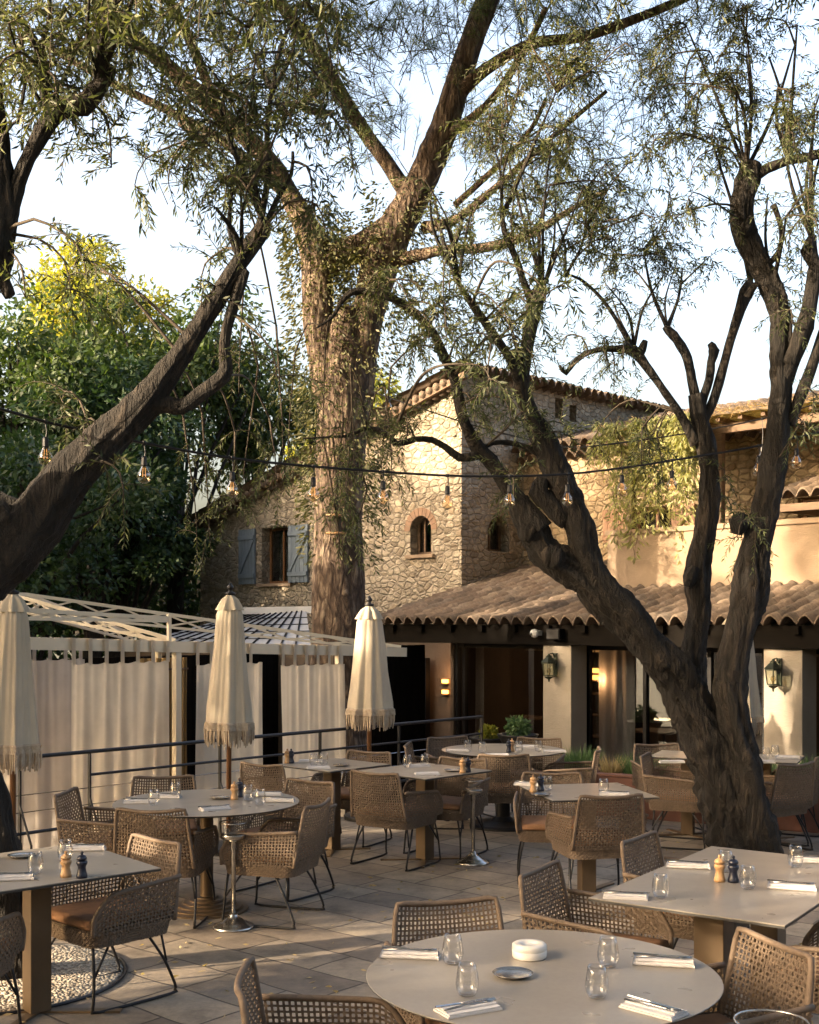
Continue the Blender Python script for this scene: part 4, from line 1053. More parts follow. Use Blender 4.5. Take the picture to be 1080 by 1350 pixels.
b = MB(); b.tube([(-.11,0,.001),(-.02,0,.001)], [.0045,.0035], 6); b.bar((-.02,0,.001),(.09,.003,.001),.014,.0016); b.bar((.09,.003,.001),(.108,.006,.001),.008,.0014); knife_me = take(b.build('knife', 'steel'))
def mill_meshes(mat):
    b = MB(); b.lathe([(.027,0),(.027,.012),(.024,.022),(.019,.045),(.020,.055),(.026,.066),(.0275,.074),(.025,.082),(.012,.0845)], 20); body = take(b.build('mill_body', mat, smooth=True))
    b = MB(); b.lathe([(.013,.085),(.024,.088),(.025,.098),(.016,.108),(.007,.111),(.0065,.117),(.0095,.121),(.006,.127),(.001,.128)], 20); head = take(b.build('mill_head', mat, smooth=True))
    return [('mill_body', body), ('mill_head', head)]
MW, MN = mill_meshes('millwood'), mill_meshes('navy')
b = MB(); b.lathe([(.03,.001),(.058,.004),(.07,.012),(.072,.014),(.058,.009),(.03,.007),(.005,.0065)], 36); ash_me = take(b.build('dish', 'silver', smooth=True))
b = MB(); b.lathe([(.060,0),(.064,.004),(.065,.026),(.0635,.028),(.0635,.030),(.065,.032),(.064,.048),(.058,.053),(.03,.053),(.028,.049),(.01,.048)], 40); pot_me = take(b.build('ashtray_pot', 'ceramic', smooth=True))
TN = {1:'on the front round table', 2:'on the large rectangular table', 3:'on the left square table', 4:'on the ring base round table', 5:'on the middle square table', 6:'on the tilted square table', 7:'on the small square table by the curtain', 8:'on the far round table', 9:'on the small table left of the olive trunk', 10:'on the small table right of the olive trunk'}
def glass_at(px, py, tb, l): dupmesh('drinking_glass', [('glass_bowl', glass_me)], f'clear stemless glass {l} {TN[tb]}', 'glass', onplane(px, py, TZ), rnd(0,3), 'stemless glasses')
def nap_at(px, py, rz, kind, tb, l, cut=True):
    p = onplane(px, py, TZ); r = math.radians(rz)
    o = thing('napkin', f'{"rolled" if kind == 0 else "flat folded"} white napkin {l} {TN[tb]}', 'napkin', (p.x, p.y, TZ), r, 'white napkins')
    c = bpy.data.objects.new('cloth', NAP[kind]); C.objects.link(c); c.parent = o
    if cut:
        zz = TZ+(.030 if kind == 0 else .021)
        for nm, me, dy, dr in (('fork', fork_me, -.012, .08), ('knife', knife_me, .012, -.05)):
            q = Vector((-math.sin(r)*dy, math.cos(r)*dy)); f = bpy.data.objects.new(nm, me); C.objects.link(f); f.location = (p.x+q.x, p.y+q.y, zz); f.rotation_euler = (0,0,r+dr)
            tag(f, f'steel {nm} lying on the napkin {l} {TN[tb]}', nm, 'cutlery on the napkins')
def mill_at(px, py, tb, kind, l=''): dupmesh('pepper_mill', MW if kind == 'w' else MN, f'{"pale beech" if kind == "w" else "dark navy"} pepper mill {l}{TN[tb]}'.replace('  ', ' '), 'mill', onplane(px, py, TZ), 0, 'mills on the tables')
def ash_at(px, py, tb): dupmesh('metal_dish', [('dish', ash_me)], f'round silver ashtray dish {TN[tb]}', 'ashtray', onplane(px, py, TZ), 0, 'silver dishes')
for a in ((597,1271,1,'beside the far left napkin'), (616,1313,1,'beside the near left napkin'), (802,1275,1,'left of the far right napkin'), (787,1316,1,'above the near right napkin'),
          (871,1184,2,'at the front left napkin'), (957,1150,2,'behind the beech mill'), (986,1172,2,'right of the navy mill'), (1049,1143,2,'at the far right'),
          (47,1152,3,'in front of the silver dish'), (86,1134,3,'behind the two mills'),
          (203,1062,4,'nearest the left napkins'), (231,1052,4,'at the far left'), (343,1061,4,'at the near right'), (327,1055,4,'right of the mills'),
          (537,1012,5,'at the left end'), (560,1011,5,'behind the stack of napkins'), (722,1042,6,'beside the mills'), (796,1046,6,'at the right'),
          (414,1010,7,'at the left'), (427,1009,7,'at the middle'), (617,991,8,'at the left'), (636,993,8,'second from the left'), (684,992,8,'beside the mills'), (710,991,8,'at the right'),
          (1010,1001,10,'at the left'), (1022,998,10,'at the middle')): glass_at(*a)
for a in ((541,1262,-8,0,1,'at the far left'), (875,1272,-12,0,1,'at the far right'), (617,1332,28,1,1,'at the near left'), (862,1333,-45,1,1,'at the near right'),
          (825,1183,-12,1,2,'at the front left corner'), (907,1144,-12,0,2,'at the far left'), (1044,1172,-18,0,2,'at the right middle'), (1073,1137,-12,0,2,'at the far right'),
          (14,1160,12,0,3,'at the front'), (112,1121,5,0,3,'at the back'), (184,1059,8,0,4,'at the left'), (218,1052,-5,0,4,'at the back left'), (283,1067,30,1,4,'at the front'), (368,1057,-6,0,4,'at the right'), (352,1049,0,0,4,'at the back right'),
          (552,1011,15,1,5,'at the back'), (563,1021,10,1,5,'at the front'), (697,1036,-20,0,6,'at the left corner'), (810,1049,-12,0,6,'at the right'),
          (420,1013,10,1,7,'at the front'), (410,1005,5,0,7,'at the back'), (603,991,0,0,8,'at the left edge'), (655,997,0,0,8,'at the front'), (731,992,0,0,8,'at the right edge'), (694,986,0,0,8,'at the back'),
          (886,1006,3,0,9,'at the front'), (1038,1000,-6,0,10,'at the right'), (1005,1006,-6,0,10,'at the near side')): nap_at(*a, cut=a[4] in (1,2,3,4,6))
for a in ((949,1162,2,'w'), (967,1163,2,'n'), (87,1156,3,'w'), (108,1157,3,'n'), (309,1054,4,'w'), (316,1051,4,'n'), (610,1019,5,'w'), (617,1018,5,'n'), (703,1044,6,'w'), (713,1043,6,'n'), (379,1006,7,'w'), (384,1006,7,'n'), (671,992,8,'n'), (675,991,8,'w')): mill_at(*a)
for a in ((676,1287,1), (28,1130,3), (290,1053,4), (597,1017,5), (713,1049,6), (450,1010,7)): ash_at(*a)
dupmesh('ceramic_pot', [('ashtray_pot', pot_me)], 'round off white ceramic pot in the middle of the front round table', 'pot', onplane(698, 1262, TZ), 0, 'ceramic pots')
# ashtray stands
def stand(px, pb, label, h=.69, R=.09, at=None):
    Y = CAMH*FPX/(pb-HZ) if at is None else at; x = (px-540)/FPX*Y
    t = thing('ashtray_stand', label, 'stand', (x, Y, 0), 0, 'standing silver ashtrays')
    b = MB(); b.lathe([(.135,0),(.137,.008),(.13,.018),(.105,.024),(.10,.032),(.075,.042),(.055,.06),(.035,.066),(.03,.085),(.018,.1)], 40); b.build('foot', 'silver', t, smooth=True)
    b = MB(); b.lathe([(.015,.1),(.015,h-.18),(.022,h-.16),(.018,h-.13),(.04,h-.115)], 16); b.build('stem', 'silver', t, smooth=True)
    b = MB(); b.lathe([(.04,h-.114),(R*.9,h-.105),(R*.95,h-.08),(R*.93,h-.076)], 36); b.build('dish', 'silver', t, smooth=True)
    b = MB(); b.lathe([(R*.96,h-.078),(R*1.0,h-.004)], 36, cap=False); b.build('glass_rim', 'glass', t, smooth=True)
    b = MB(); b.tube([(R*math.cos(a*PI/18), R*math.sin(a*PI/18), h) for a in range(36)], .004, 6, closed=True); b.build('top_ring', 'silver', t, smooth=True)
stand(308, 1223, 'silver standing ashtray in front of the ring base round table'); stand(624, 1138, 'silver standing ashtray in the middle of the terrace')
stand(1017, 0, 'tall silver standing ashtray at the bottom right, only its rim in view', .775, .11, 3.72)

# ------------------------------------------------------------ trees
class Tree:
    def __init__(s, name, label, cat, base, barkmat, gn, group=None, ws=.8, tw=1):
        s.ws = ws; s.tw = tw; s.yk = 560 if ws == .80 else (480 if ws == .79 else 0)
        s.t = thing(name, label, cat, base, 0, group); s.base = base; s.tr = MB(); s.br = MB(); s.sk = []; s.mat = barkmat; s.gn = gn
        s.lp = []; s.ld = []; s.ll = []; s.seed = len(name)
    def limb(s, pts, n=16, gn=None, skel=True, flare=1, step=.07):
        """pts: (px, py, Y, width in photo pixels)"""
        P = [(W(x, y, Y), w*s.ws*(1 if y > s.yk else .84)/2/FPX*Y) for x, y, Y, w in pts]; big = max(w for _, _, _, w in pts) > 36; P = cr(P, step*(.5 if big else .8))
        s.tr.tube([p for p, r in P], [r for p, r in P], n*2 if big else n, gn=s.gn if gn is None else gn, gf=4.5, seed=pts[0][0]*.1)
        if skel: s.sk += [(p, r) for p, r in P][2::3]
    def twigs(s, path, nt, ln=(.15,.38), droop=.5, leaf=(.038,.072), gap=.030, r0=.0035):
        for _ in range(nt):
            i = random.randrange(int(len(path)*.3), len(path)); p = path[i].copy()
            d = Vector((rnd(-1,1), rnd(-1,1), rnd(-.8,.9))).normalized(); L = rnd(*ln); k = max(3, int(L/.05)); pts = [p.copy()]
            for j in range(k):
                d = (d+Vector((0,0,-droop*.35))+Vector((rnd(-.12,.12), rnd(-.12,.12), rnd(-.12,.12)))).normalized(); p = p+d*(L/k); pts.append(p.copy())
            s.br.tube(pts, [r0*(1-.6*j/k) for j in range(k+1)], 3, caps=False)
            m = int(L/gap)
            for j in range(m):
                t = (j+.5)/m*k; a = int(min(t, k-1)); q = pts[a].lerp(pts[a+1], t-a); dd = (pts[a+1]-pts[a]).normalized()
                sd = dd.orthogonal().normalized(); sd.rotate(Matrix.Rotation(j*PI/2+rnd(-.5,.5), 3, dd))
                for sg in (-1, 1):
                    v = (dd*.75+sd*sg*rnd(.5,1)+Vector((0,0,-.25))).normalized()
                    s.lp.append(tuple(q)); s.ld.append(tuple(v)); s.ll.append(rnd(*leaf))
    def cloud(s, px, py, rx, ry, Y, nb=6, nt=14, dY=.6, droop=.5, leaf=(.038,.072), ln=(.15,.38), far=9, start=None, hang=None):
        nb = max(1, round(nb*s.tw)) if start is None else nb; nt = round(nt*.85)
        for _ in range(nb):
            while True:
                a, b, c = rnd(-1,1), rnd(-1,1), rnd(-1,1)
                if a*a+b*b < 1: break
            end = W(px+a*rx, py+b*ry, Y+c*dY)
            if start is not None: st, r = W(*start), .01
            else: st, r = min(s.sk, key=lambda q: (q[0]-end).length*rnd(.85,1.4)+(.25 if q[0].z > end.z+.3 else 0))
            L = (end-st).length
            mid = st.lerp(end, .5)+Vector((rnd(-.12,.12), rnd(-.12,.12), rnd(0,.22)))*min(L, 1.5)
            if hang: tp = W(hang[0], hang[1], hang[2]); st = min(s.sk, key=lambda q: (q[0]-tp).length)[0]; s.br.tube([p for p, r in cr([(st, 1), (st.lerp(tp, .5)+Vector((0,0,.12)), 1), (tp, 1)], .12)], .007, 4); st = tp; mid = st.lerp(end, .5)
            pts = cr([(st, .1), (mid, .1), (end, .1), (end+(end-mid)*.25+Vector((0,0,-.12)), .1)], .08); path = [p for p, q in pts]; n = len(path)
            r1 = min(r*.6, .005+.0055*L)
            s.br.tube(path, [r1*(1-i/n)+.0025 for i in range(n)], 5, gn=.1)
            s.twigs(path[max(0, int(n-1.1/.08)):] if n > 14 else path, nt, ln, droop, leaf)
    def done(s, leafmat, lw=.21, crown='crown'):
        s.tr.build('trunk', s.mat, s.t, smooth=True, world=s.base)
        if s.br.v: s.br.build('branches', 'twig', s.t, smooth=True, world=s.base)
        if s.lp:
            ll = np.array(s.ll); leaf_obj(crown, leafmat, s.lp, s.ld, ll, ll*lw, s.t, s.base)

# forked olive on the right
yb = 10.0
b0 = W(985, 1140, yb); b0 = (b0.x, b0.y, 0)
O3 = Tree('olive_tree', 'big forked old olive tree leaning left at the right of the terrace', 'tree', b0, 'olivebark', .29, None, .80, .85)
L = O3.limb
L([(990,1158,10.0,150),(988,1128,10.0,118),(975,1080,10.0,100),(955,1020,10.0,88),(928,960,10,76),(898,905,10,68),(866,862,9.95,60),(832,826,9.9,54),(797,790,9.85,56),(768,760,9.8,50),(742,742,9.8,56),(716,722,9.8,50),(700,694,9.8,48),(688,672,9.8,38),(684,655,9.8,26)], 22, .24)
L([(1020,1160,9.8,80),(1008,1120,9.85,60),(990,1060,9.85,58),(978,1000,9.85,56),(966,940,9.85,54),(962,890,9.85,52),(972,840,9.85,46),(985,800,9.85,56),(990,770,9.85,58),(993,735,9.85,50),(1004,700,9.85,46),(1016,640,9.85,44),(1024,580,9.85,42),(1030,520,9.85,40),(1028,470,9.85,40),(1030,420,9.85,42),(1018,380,9.85,44),(1000,345,9.85,42),(982,310,9.85,44),(978,270,9.85,40),(985,240,9.85,52),(990,215,9.85,40)], 20, .2)
L([(950,1040,10.1,66),(925,960,10.15,60),(912,905,10.2,48),(914,860,10.25,38),(922,810,10.3,36),(920,760,10.3,40),(928,710,10.3,34),(936,660,10.3,34),(936,620,10.3,30),(930,580,10.3,32),(922,548,10.3,34),(918,520,10.3,30)], 18, .18)
L([(922,548,10.3,24),(912,500,10.3,20),(903,465,10.3,18),(888,442,10.3,20),(876,430,10.3,12)], 12)
L([(926,530,10.3,20),(936,500,10.3,16),(938,478,10.3,16),(942,462,10.3,20),(936,452,10.3,10)], 12)
L([(924,560,10.3,22),(940,530,10.3,20),(955,480,10.3,18),(966,440,10.3,18),(976,408,10.3,22),(984,385,10.3,28),(990,372,10.3,18)], 12, .12)
L([(918,585,10.3,22),(896,545,10.25,17),(872,510,10.2,16),(852,482,10.2,18),(836,462,10.2,24),(812,460,10.2,14),(785,462,10.2,11),(760,474,10.2,10),(746,492,10.2,10),(738,482,10.15,7)], 12, .15)
L([(836,464,10.2,14),(812,420,10.1,8),(790,390,10,7),(765,368,9.9,6),(748,362,9.8,4)], 8, .05)
L([(1026,520,9.85,34),(1042,480,9.8,34),(1058,440,9.75,34),(1068,400,9.7,28),(1074,350,9.7,24),(1066,330,9.7,30),(1072,310,9.7,16)], 14, .2)
L([(1040,560,9.85,26),(1064,500,9.8,24),(1090,430,9.75,22)], 12, .15)
L([(990,235,9.85,26),(1012,222,9.8,20),(1040,212,9.8,18),(1072,206,9.75,18),(1100,196,9.7,16)], 12, .12)
L([(1010,352,9.85,14),(1028,330,9.8,11),(1030,300,9.8,10),(1020,270,9.8,12)], 8, .1)
L([(985,392,9.85,18),(1000,372,9.8,12),(1018,382,9.8,14)], 8, .1)
L([(878,876,9.9,40),(828,806,9.8,46),(790,766,9.75,46),(772,730,9.75,46),(765,700,9.75,50),(755,675,9.75,46),(748,655,9.75,44),(738,632,9.7,44),(724,600,9.7,38),(712,572,9.7,40),(700,548,9.65,36),(690,520,9.6,32),(682,480,9.55,26),(680,462,9.5,22)], 18, .2)
L([(688,522,9.6,26),(692,480,9.55,24),(698,440,9.5,26),(704,405,9.5,30),(710,388,9.5,34),(716,378,9.5,22)], 14, .16)
L([(704,405,9.5,18),(690,370,9.45,14),(680,340,9.4,14),(665,305,9.4,12),(662,280,9.4,9)], 10, .1)
L([(712,700,9.75,44),(690,668,9.75,32),(668,640,9.7,26),(648,608,9.65,26),(630,590,9.6,24),(614,560,9.5,22),(606,528,9.45,22),(598,495,9.4,20),(585,470,9.3,20),(572,440,9.2,17),(545,412,9.1,15),(515,392,9.0,15),(482,384,8.95,15),(462,386,8.9,14),(450,398,8.9,9),(438,418,8.85,6),(418,432,8.8,4)], 14, .15)
L([(630,600,9.6,18),(606,603,9.6,15),(588,590,9.6,12),(570,580,9.6,11),(548,579,9.55,10),(524,585,9.5,11),(508,572,9.5,9),(484,564,9.45,8),(462,574,9.4,6),(440,576,9.3,4),(400,578,9.2,3)], 10, .12)
L([(742,628,9.7,16),(720,606,9.7,13),(700,592,9.7,10),(672,584,9.7,9),(650,584,9.65,8),(632,594,9.6,9)], 10, .1)
L([(690,520,9.6,26),(676,480,9.5,20),(650,440,9.3,18),(622,400,9.1,15),(604,372,9.0,10),(590,340,8.9,6)], 12, .14)
L([(745,690,9.75,30),(726,668,9.7,30),(710,648,9.7,34),(716,630,9.7,22)], 12, .3)
for q in ((730,735,9.7,46),(700,700,9.75,40),(790,770,9.75,44),(975,690,9.8,34),(912,760,10.2,22),(846,462,10.2,20),(984,300,9.8,40)):   # burls
    L([(q[0]-4,q[1]+14,q[2],q[3]*.55),(q[0],q[1],q[2],q[3]),(q[0]+5,q[1]-13,q[2],q[3]*.5)], 14, .4, skel=False)
def shoots(T, spots):                    # long straight water shoots rising from the pollard heads
    for x, y, Y, n, ht in spots:
        for _ in range(n):
            h = ht*rnd(.5,1); dx = rnd(-.45,.45)*h; a = W(x, y, Y); e = W(x+dx, y-h, Y+rnd(-.5,.5)); m = a.lerp(e, .45)+Vector((rnd(-.06,.06), 0, rnd(0,.1)))
            P = [p for p, r in cr([(a, 1), (m, 1), (e, 1)], .07)]; r0 = rnd(.012,.024); k = len(P)
            T.tr.tube(P, [r0*(1-.75*i/k) for i in range(k)], 6, gn=.12); T.sk += [(p, .012) for p in P[3::4]]
            T.twigs(P, 5, (.12,.3), .35)
shoots(O3, [(984,225,9.85,6,200),(1070,312,9.7,5,200),(716,380,9.5,6,220),(880,432,10.3,3,110),(990,374,10.3,4,200),(1040,212,9.8,4,180),(662,285,9.4,4,180),(836,458,10.2,3,120),(1020,372,9.8,2,120),(590,345,8.9,3,120),(745,365,9.8,2,100),(604,372,9.0,3,140)])
K = O3.cloud
# crown: (px,py,rx,ry,Y,branches,twigs)
K(1000,70,90,70,9.8,8,16); K(900,60,90,60,9.8,8,16); K(1040,150,60,60,9.6,6,15); K(950,150,70,60,10,7,15)
K(800,90,80,60,9.8,9,17); K(700,70,90,60,9.6,8,16); K(760,190,90,60,9.8,11,18); K(850,230,90,70,9.9,11,17); K(720,270,70,50,9.7,8,16)
K(660,200,70,60,9.5,6,14); K(830,310,60,40,9.9,6,13); K(900,330,50,40,10.1,4,12); K(760,330,60,40,9.5,4,13,leaf=(.045,.075)); K(1040,270,45,50,9.6,5,13)
K(1050,380,30,60,9.7,3,11); K(1070,520,20,60,9.8,3,10); K(870,300,40,70,10,4,12)
K(640,300,60,50,9.2,5,14); K(590,370,60,50,9.0,6,15,leaf=(.045,.07)); K(620,440,60,40,8.9,5,14,leaf=(.05,.08)); K(680,430,40,50,9.2,4,13); K(730,380,40,35,8.6,3,11,leaf=(.06,.09))
K(560,450,50,50,9,4,13); K(540,370,50,50,9,4,13); K(650,520,40,35,9.3,3,12); K(560,540,35,25,9.4,2,10); K(650,490,30,40,7.5,2,9,leaf=(.05,.08))
K(800,480,30,30,10.2,2,9); K(780,440,30,30,10.1,2,9); K(830,360,20,50,10.1,2,9); K(740,440,24,40,10,1,7)
K(670,560,30,30,9.5,2,10); K(700,620,30,40,9.6,2,10)
# drooping sprays that hang before the sunlit wall
for i in range(4):
    x = rnd(800, 912); y = rnd(560, 680); K(x, y, 14, 16, 10.2+rnd(-.1,.1), 1, 10, .1, 1.0, start=(0,0,1), hang=(x+rnd(-8,8), rnd(520,575), 10.3))
K(765,560,30,18,10.3,2,10); K(995,690,25,25,9.8,2,9); K(965,640,12,50,10.4,2,9); K(740,560,22,22,9.7,2,9)
# sprays hanging over the pine trunk from the left reaching limb
for i in range(10):
    x = rnd(380, 520); y = rnd(560, 690); K(x, y, 12, 14, 9.3+rnd(-.1,.1), 1, 13, .1, 1.0, start=(0,0,1), hang=(x+rnd(-10,10), y-rnd(40,110), 9.3))
for x in range(620, 1120, 55): K(x, -90, 60, 60, 9.6, 5, 14, .9, leaf=(.06,.1), start=(x, -260, 9.6))
O3.done('olive')

# olive at the left edge, trunk leaving and re-entering the frame
b1 = (RGC[0], RGC[1], 0)
O1 = Tree('olive_tree', 'old olive tree at the left edge rising from the gravel bed, dark limb arching in', 'tree', b1, 'olivebark', .22, None, .72, .68)
L = O1.limb
L([(16,1300,6.82,100),(14,1262,6.82,86),(6,1180,6.82,82),(-6,1100,6.82,70),(-25,1020,6.82,72),(-60,940,6.82,80),(-85,870,6.8,86),(-80,800,6.8,110),(-40,760,6.8,130),(-10,715,6.8,118),(30,690,6.8,112)], 22, .2)
L([(-30,760,6.8,120),(20,712,6.8,110),(62,664,6.8,96),(100,618,6.8,84),(138,580,6.8,74),(172,550,6.8,66),(200,520,6.8,60),(228,482,6.8,42),(256,440,6.8,34),(285,396,6.8,32),(315,348,6.8,31),(340,312,6.8,32),(350,296,6.8,30)], 20, .17)
L([(-40,700,6.8,90),(-10,672,6.8,70),(20,672,6.8,50),(50,684,6.8,30)], 14, .2, skel=False)
L([(176,552,6.8,40),(210,532,6.8,34),(240,536,6.8,28),(266,518,6.8,26),(288,502,6.8,26),(298,488,6.8,26),(296,460,6.8,20),(300,430,6.8,19),(310,398,6.8,20),(318,370,6.8,22),(322,356,6.8,22)], 14, .14)
L([(338,312,6.8,16),(348,270,6.8,12),(354,220,6.8,11),(352,170,6.8,10),(360,110,6.75,8)], 8, .05)
L([(350,298,6.8,14),(366,262,6.8,10),(384,230,6.75,8),(386,200,6.75,6)], 8, .05)
L([(324,360,6.8,12),(310,330,6.8,9),(302,300,6.8,8),(306,250,6.75,6)], 8, .05)
L([(300,380,6.8,16),(330,330,6.8,10)], 8, .05, skel=False)
# second limb of the same tree, upper left
L([(-90,800,6.6,80),(-110,620,6.4,76),(-70,480,6.2,70),(-20,360,6.1,60),(0,290,6.1,56),(-2,220,6.1,54),(-10,140,6.1,40),(-14,60,6.1,28)], 16, .2)
L([(-30,380,6.15,40),(6,300,6.1,34),(24,240,6.1,30),(46,190,6.1,30),(64,160,6.1,34),(86,140,6.1,36),(110,138,6.1,38),(130,115,6.1,30),(150,88,6.1,20)], 14, .18)
L([(-6,260,6.1,40),(6,330,6.1,34),(4,370,6.1,28),(14,390,6.1,20)], 12, .25, skel=False)
L([(62,150,6.1,12),(50,80,6.1,10),(66,20,6.1,9),(60,-30,6.1,7)], 8, .05); L([(128,110,6.1,16),(136,50,6.1,13),(140,-20,6.1,11)], 8, .05); L([(24,160,6.1,8),(34,90,6.1,7),(20,20,6.1,6)], 8, .05)
shoots(O1, [(350,296,6.8,5,230),(320,352,6.8,3,150),(130,108,6.1,5,160),(62,150,6.1,4,150),(0,250,6.1,3,200),(360,120,6.75,3,150)])
K = O1.cloud
K(60,60,110,60,6.1,9,17); K(180,60,80,60,6.3,8,17); K(150,150,70,40,6.3,5,15); K(270,70,80,70,6.5,8,17); K(230,170,60,50,6.5,5,15); K(330,160,70,70,6.7,8,17)
K(360,60,70,60,6.8,7,16); K(300,250,50,50,6.7,4,14); K(200,230,16,30,6.2,1,12,leaf=(.05,.08)); K(60,330,60,40,6.4,4,11); K(110,330,50,30,6.6,3,10); K(20,60,60,80,6,4,15)
K(440,130,60,60,6.9,5,14); K(420,230,40,50,6.9,3,13); K(270,350,40,40,6.8,3,10); K(340,420,30,50,6.9,2,9)
for i in range(7):                      # long hanging sprays at the left of the house
    x = rnd(225, 400); y = rnd(470, 690); K(x, y, 12, 14, 8.1+rnd(-.1,.2), 1, 10, .1, 1.0, start=(0,0,1), hang=(x+rnd(-12,12), y-rnd(60,130), 8.1))
K(90,520,80,45,6.9,3,11); K(190,600,40,40,6.9,2,10)
for i in range(0):
    x = rnd(0, 200); y = rnd(440, 640); K(x, y, 12, 14, 7.5+rnd(-.1,.2), 1, 11, .1, 1.0, start=(0,0,1), hang=(x+rnd(-12,12), y-rnd(50,110), 7.5))
for x in range(-40, 460, 60): K(x, -90, 60, 70, 6.4, 5, 14, .9, leaf=(.05,.09), start=(x, -300, 6.4))
O1.done('olive')

# the great pine
yp = 15.7
b2 = W(447, 1110, yp); b2 = (b2.x, yp, LOW)
PN = Tree('pine_tree', 'tall umbrella pine with plated bark and ivy, forking above the stone house', 'tree', b2, 'pinebark', .09, None, .79)
L = PN.limb
L([(447,1125,yp,130),(447,1060,yp,104),(447,960,yp,96),(447,860,yp,92),(446,760,yp,86),(446,690,yp,80),(449,620,yp,80),(453,560,yp,86),(455,510,yp,94),(456,470,yp,96),(456,435,yp,76),(456,405,yp,36)], 26, .07, step=.12)
L([(440,520,yp,70),(428,470,yp,62),(420,420,yp,60),(419,370,yp,64),(417,330,yp,66),(402,295,yp,50),(384,262,yp,42),(362,222,yp,38),(330,185,yp,36),(290,150,yp,34),(240,105,yp,32),(180,50,yp,30),(120,-10,yp,28)], 20, .08, step=.12)
L([(468,520,yp,66),(478,465,yp,60),(488,410,yp,60),(498,360,yp,72),(512,318,yp,78),(536,276,yp,66),(562,225,yp,58),(585,170,yp,56),(602,115,yp,50),(622,55,yp,48),(650,-20,yp,44)], 22, .08, step=.12)
L([(420,355,yp,60),(450,335,yp,56),(480,325,yp,60),(515,300,yp,56)], 18, .1, step=.12, skel=False)
b_ = 'limb'
L([(540,262,yp,34),(510,215,yp,30),(478,170,yp,28),(448,120,yp,28),(425,80,yp,28),(395,40,yp,28),(360,-10,yp,26)], 12, .08, step=.12)
L([(430,110,yp,20),(400,140,yp-.4,18),(440,150,yp,10)], 8, .08, skel=False)
L([(384,264,yp,20),(300,190,yp-.4,18),(230,150,yp-.5,17),(150,110,yp-.6,16),(60,60,yp-.6,14)], 10, .08, step=.12)
L([(240,160,yp-.5,24),(270,190,yp-.5,12)], 8, .08, skel=False)
L([(290,150,yp,22),(240,30,yp,20),(200,-30,yp,18)], 10, .08, step=.12)
L([(560,300,yp,26),(600,290,yp-.3,18),(650,250,yp-.4,15),(690,215,yp-.5,13),(740,170,yp-.5,10),(800,120,yp-.6,8)], 10, .08, step=.12)
L([(520,345,yp,30),(580,330,yp-.4,20),(640,326,yp-.6,19),(700,308,yp-.7,17),(750,278,yp-.8,12),(800,250,yp-.8,9)], 10, .08, step=.12)
L([(596,130,yp,34),(640,92,yp-.3,24),(700,58,yp-.4,22),(770,48,yp-.5,20),(850,20,yp-.5,18),(920,-10,yp-.5,16)], 12, .08, step=.12)
L([(580,185,yp,24),(640,140,yp-.4,16),(690,70,yp-.5,14),(720,10,yp-.6,12)], 10, .08, step=.12)
L([(600,270,yp,14),(660,215,yp-.4,12),(700,170,yp-.5,10),(720,130,yp-.5,8)], 8, .06, step=.12)
# needle tufts
def tufts(px, py, rx, ry, n, Y=yp):
    for _ in range(n):
        a, b, c = rng.normal(size=3)*.5; p = W(px+a*rx, py+b*ry, Y+c*1.6)
        k = 34; d = Vector((rnd(-.6,.6), rnd(-.6,.6), rnd(.0,1))).normalized()
        PN.br.tube([p-d*.25, p, p+d*.22], [.007,.005,.003], 3, caps=False)
        for j in range(k):
            v = (d*rnd(.1,.9)+Vector(rng.normal(size=3))*.55).normalized(); q = p+d*rnd(-.05,.22)
            PN.lp.append(tuple(q)); PN.ld.append(tuple(v)); PN.ll.append(rnd(.10,.17))
for a in ((60,20,90,50,60),(180,40,90,60,80),(300,40,100,60,110),(410,110,70,60,80),(470,40,90,50,90),(560,40,80,60,90),(700,20,90,40,80),(800,50,90,60,90),(880,120,60,60,50),(770,180,60,50,60),(720,250,60,40,40),(640,170,60,50,50),(120,120,60,40,40),(250,200,60,50,50),(350,120,60,50,60),(500,160,50,50,40),(830,270,40,50,20),(930,20,60,40,40)): tufts(*a)
PN.done('needle', .05, 'crown')
P = []; D = []
for _ in range(2300):
    c = np.array([rnd(-11, 9.5), rnd(-13, 15.8), rnd(10.8, 12.8)]); k = 42; P.append(c+rng.normal(size=(k,3))*np.array([.55,.55,.22])); D.append(rng.normal(size=(k,3))*np.array([1,1,.35]))
P = np.concatenate(P); leaf_obj('shade_canopy', 'needle', P, np.concatenate(D), rng.uniform(.25,.45,len(P)), .11, PN.t, b2)
# the leaf sheet above is unseen, added overhead to cut the sky light
# ivy on the pine
iv = np.zeros((0,3)); segs = [(447,700,40),(446,640,42),(450,580,44),(455,520,50),(430,480,36),(420,420,34),(418,360,36),(415,320,36),(485,440,34),(495,380,38),(505,330,42),(530,290,38),(405,300,26),(460,340,40),(450,620,44),(470,350,30)]
pos, dr = [], []
for x, y, w in segs:
    n = 700 if y < 600 else 420
    for _ in range(n):
        a = rnd(0, 2*PI); r = w*rnd(.95,1.35)/FPX*yp; c = W(x+rnd(-6,6), y+rnd(-42,42), yp); pos.append((c.x+math.cos(a)*r, yp+math.sin(a)*r, c.z)); dr.append((math.cos(a)*.7+rnd(-.4,.4), math.sin(a)*.7+rnd(-.4,.4), rnd(-1.1,.1)))
leaf_obj('ivy', 'ivy', pos, dr, rng.uniform(.05,.10,len(pos)), .028, PN.t, b2)
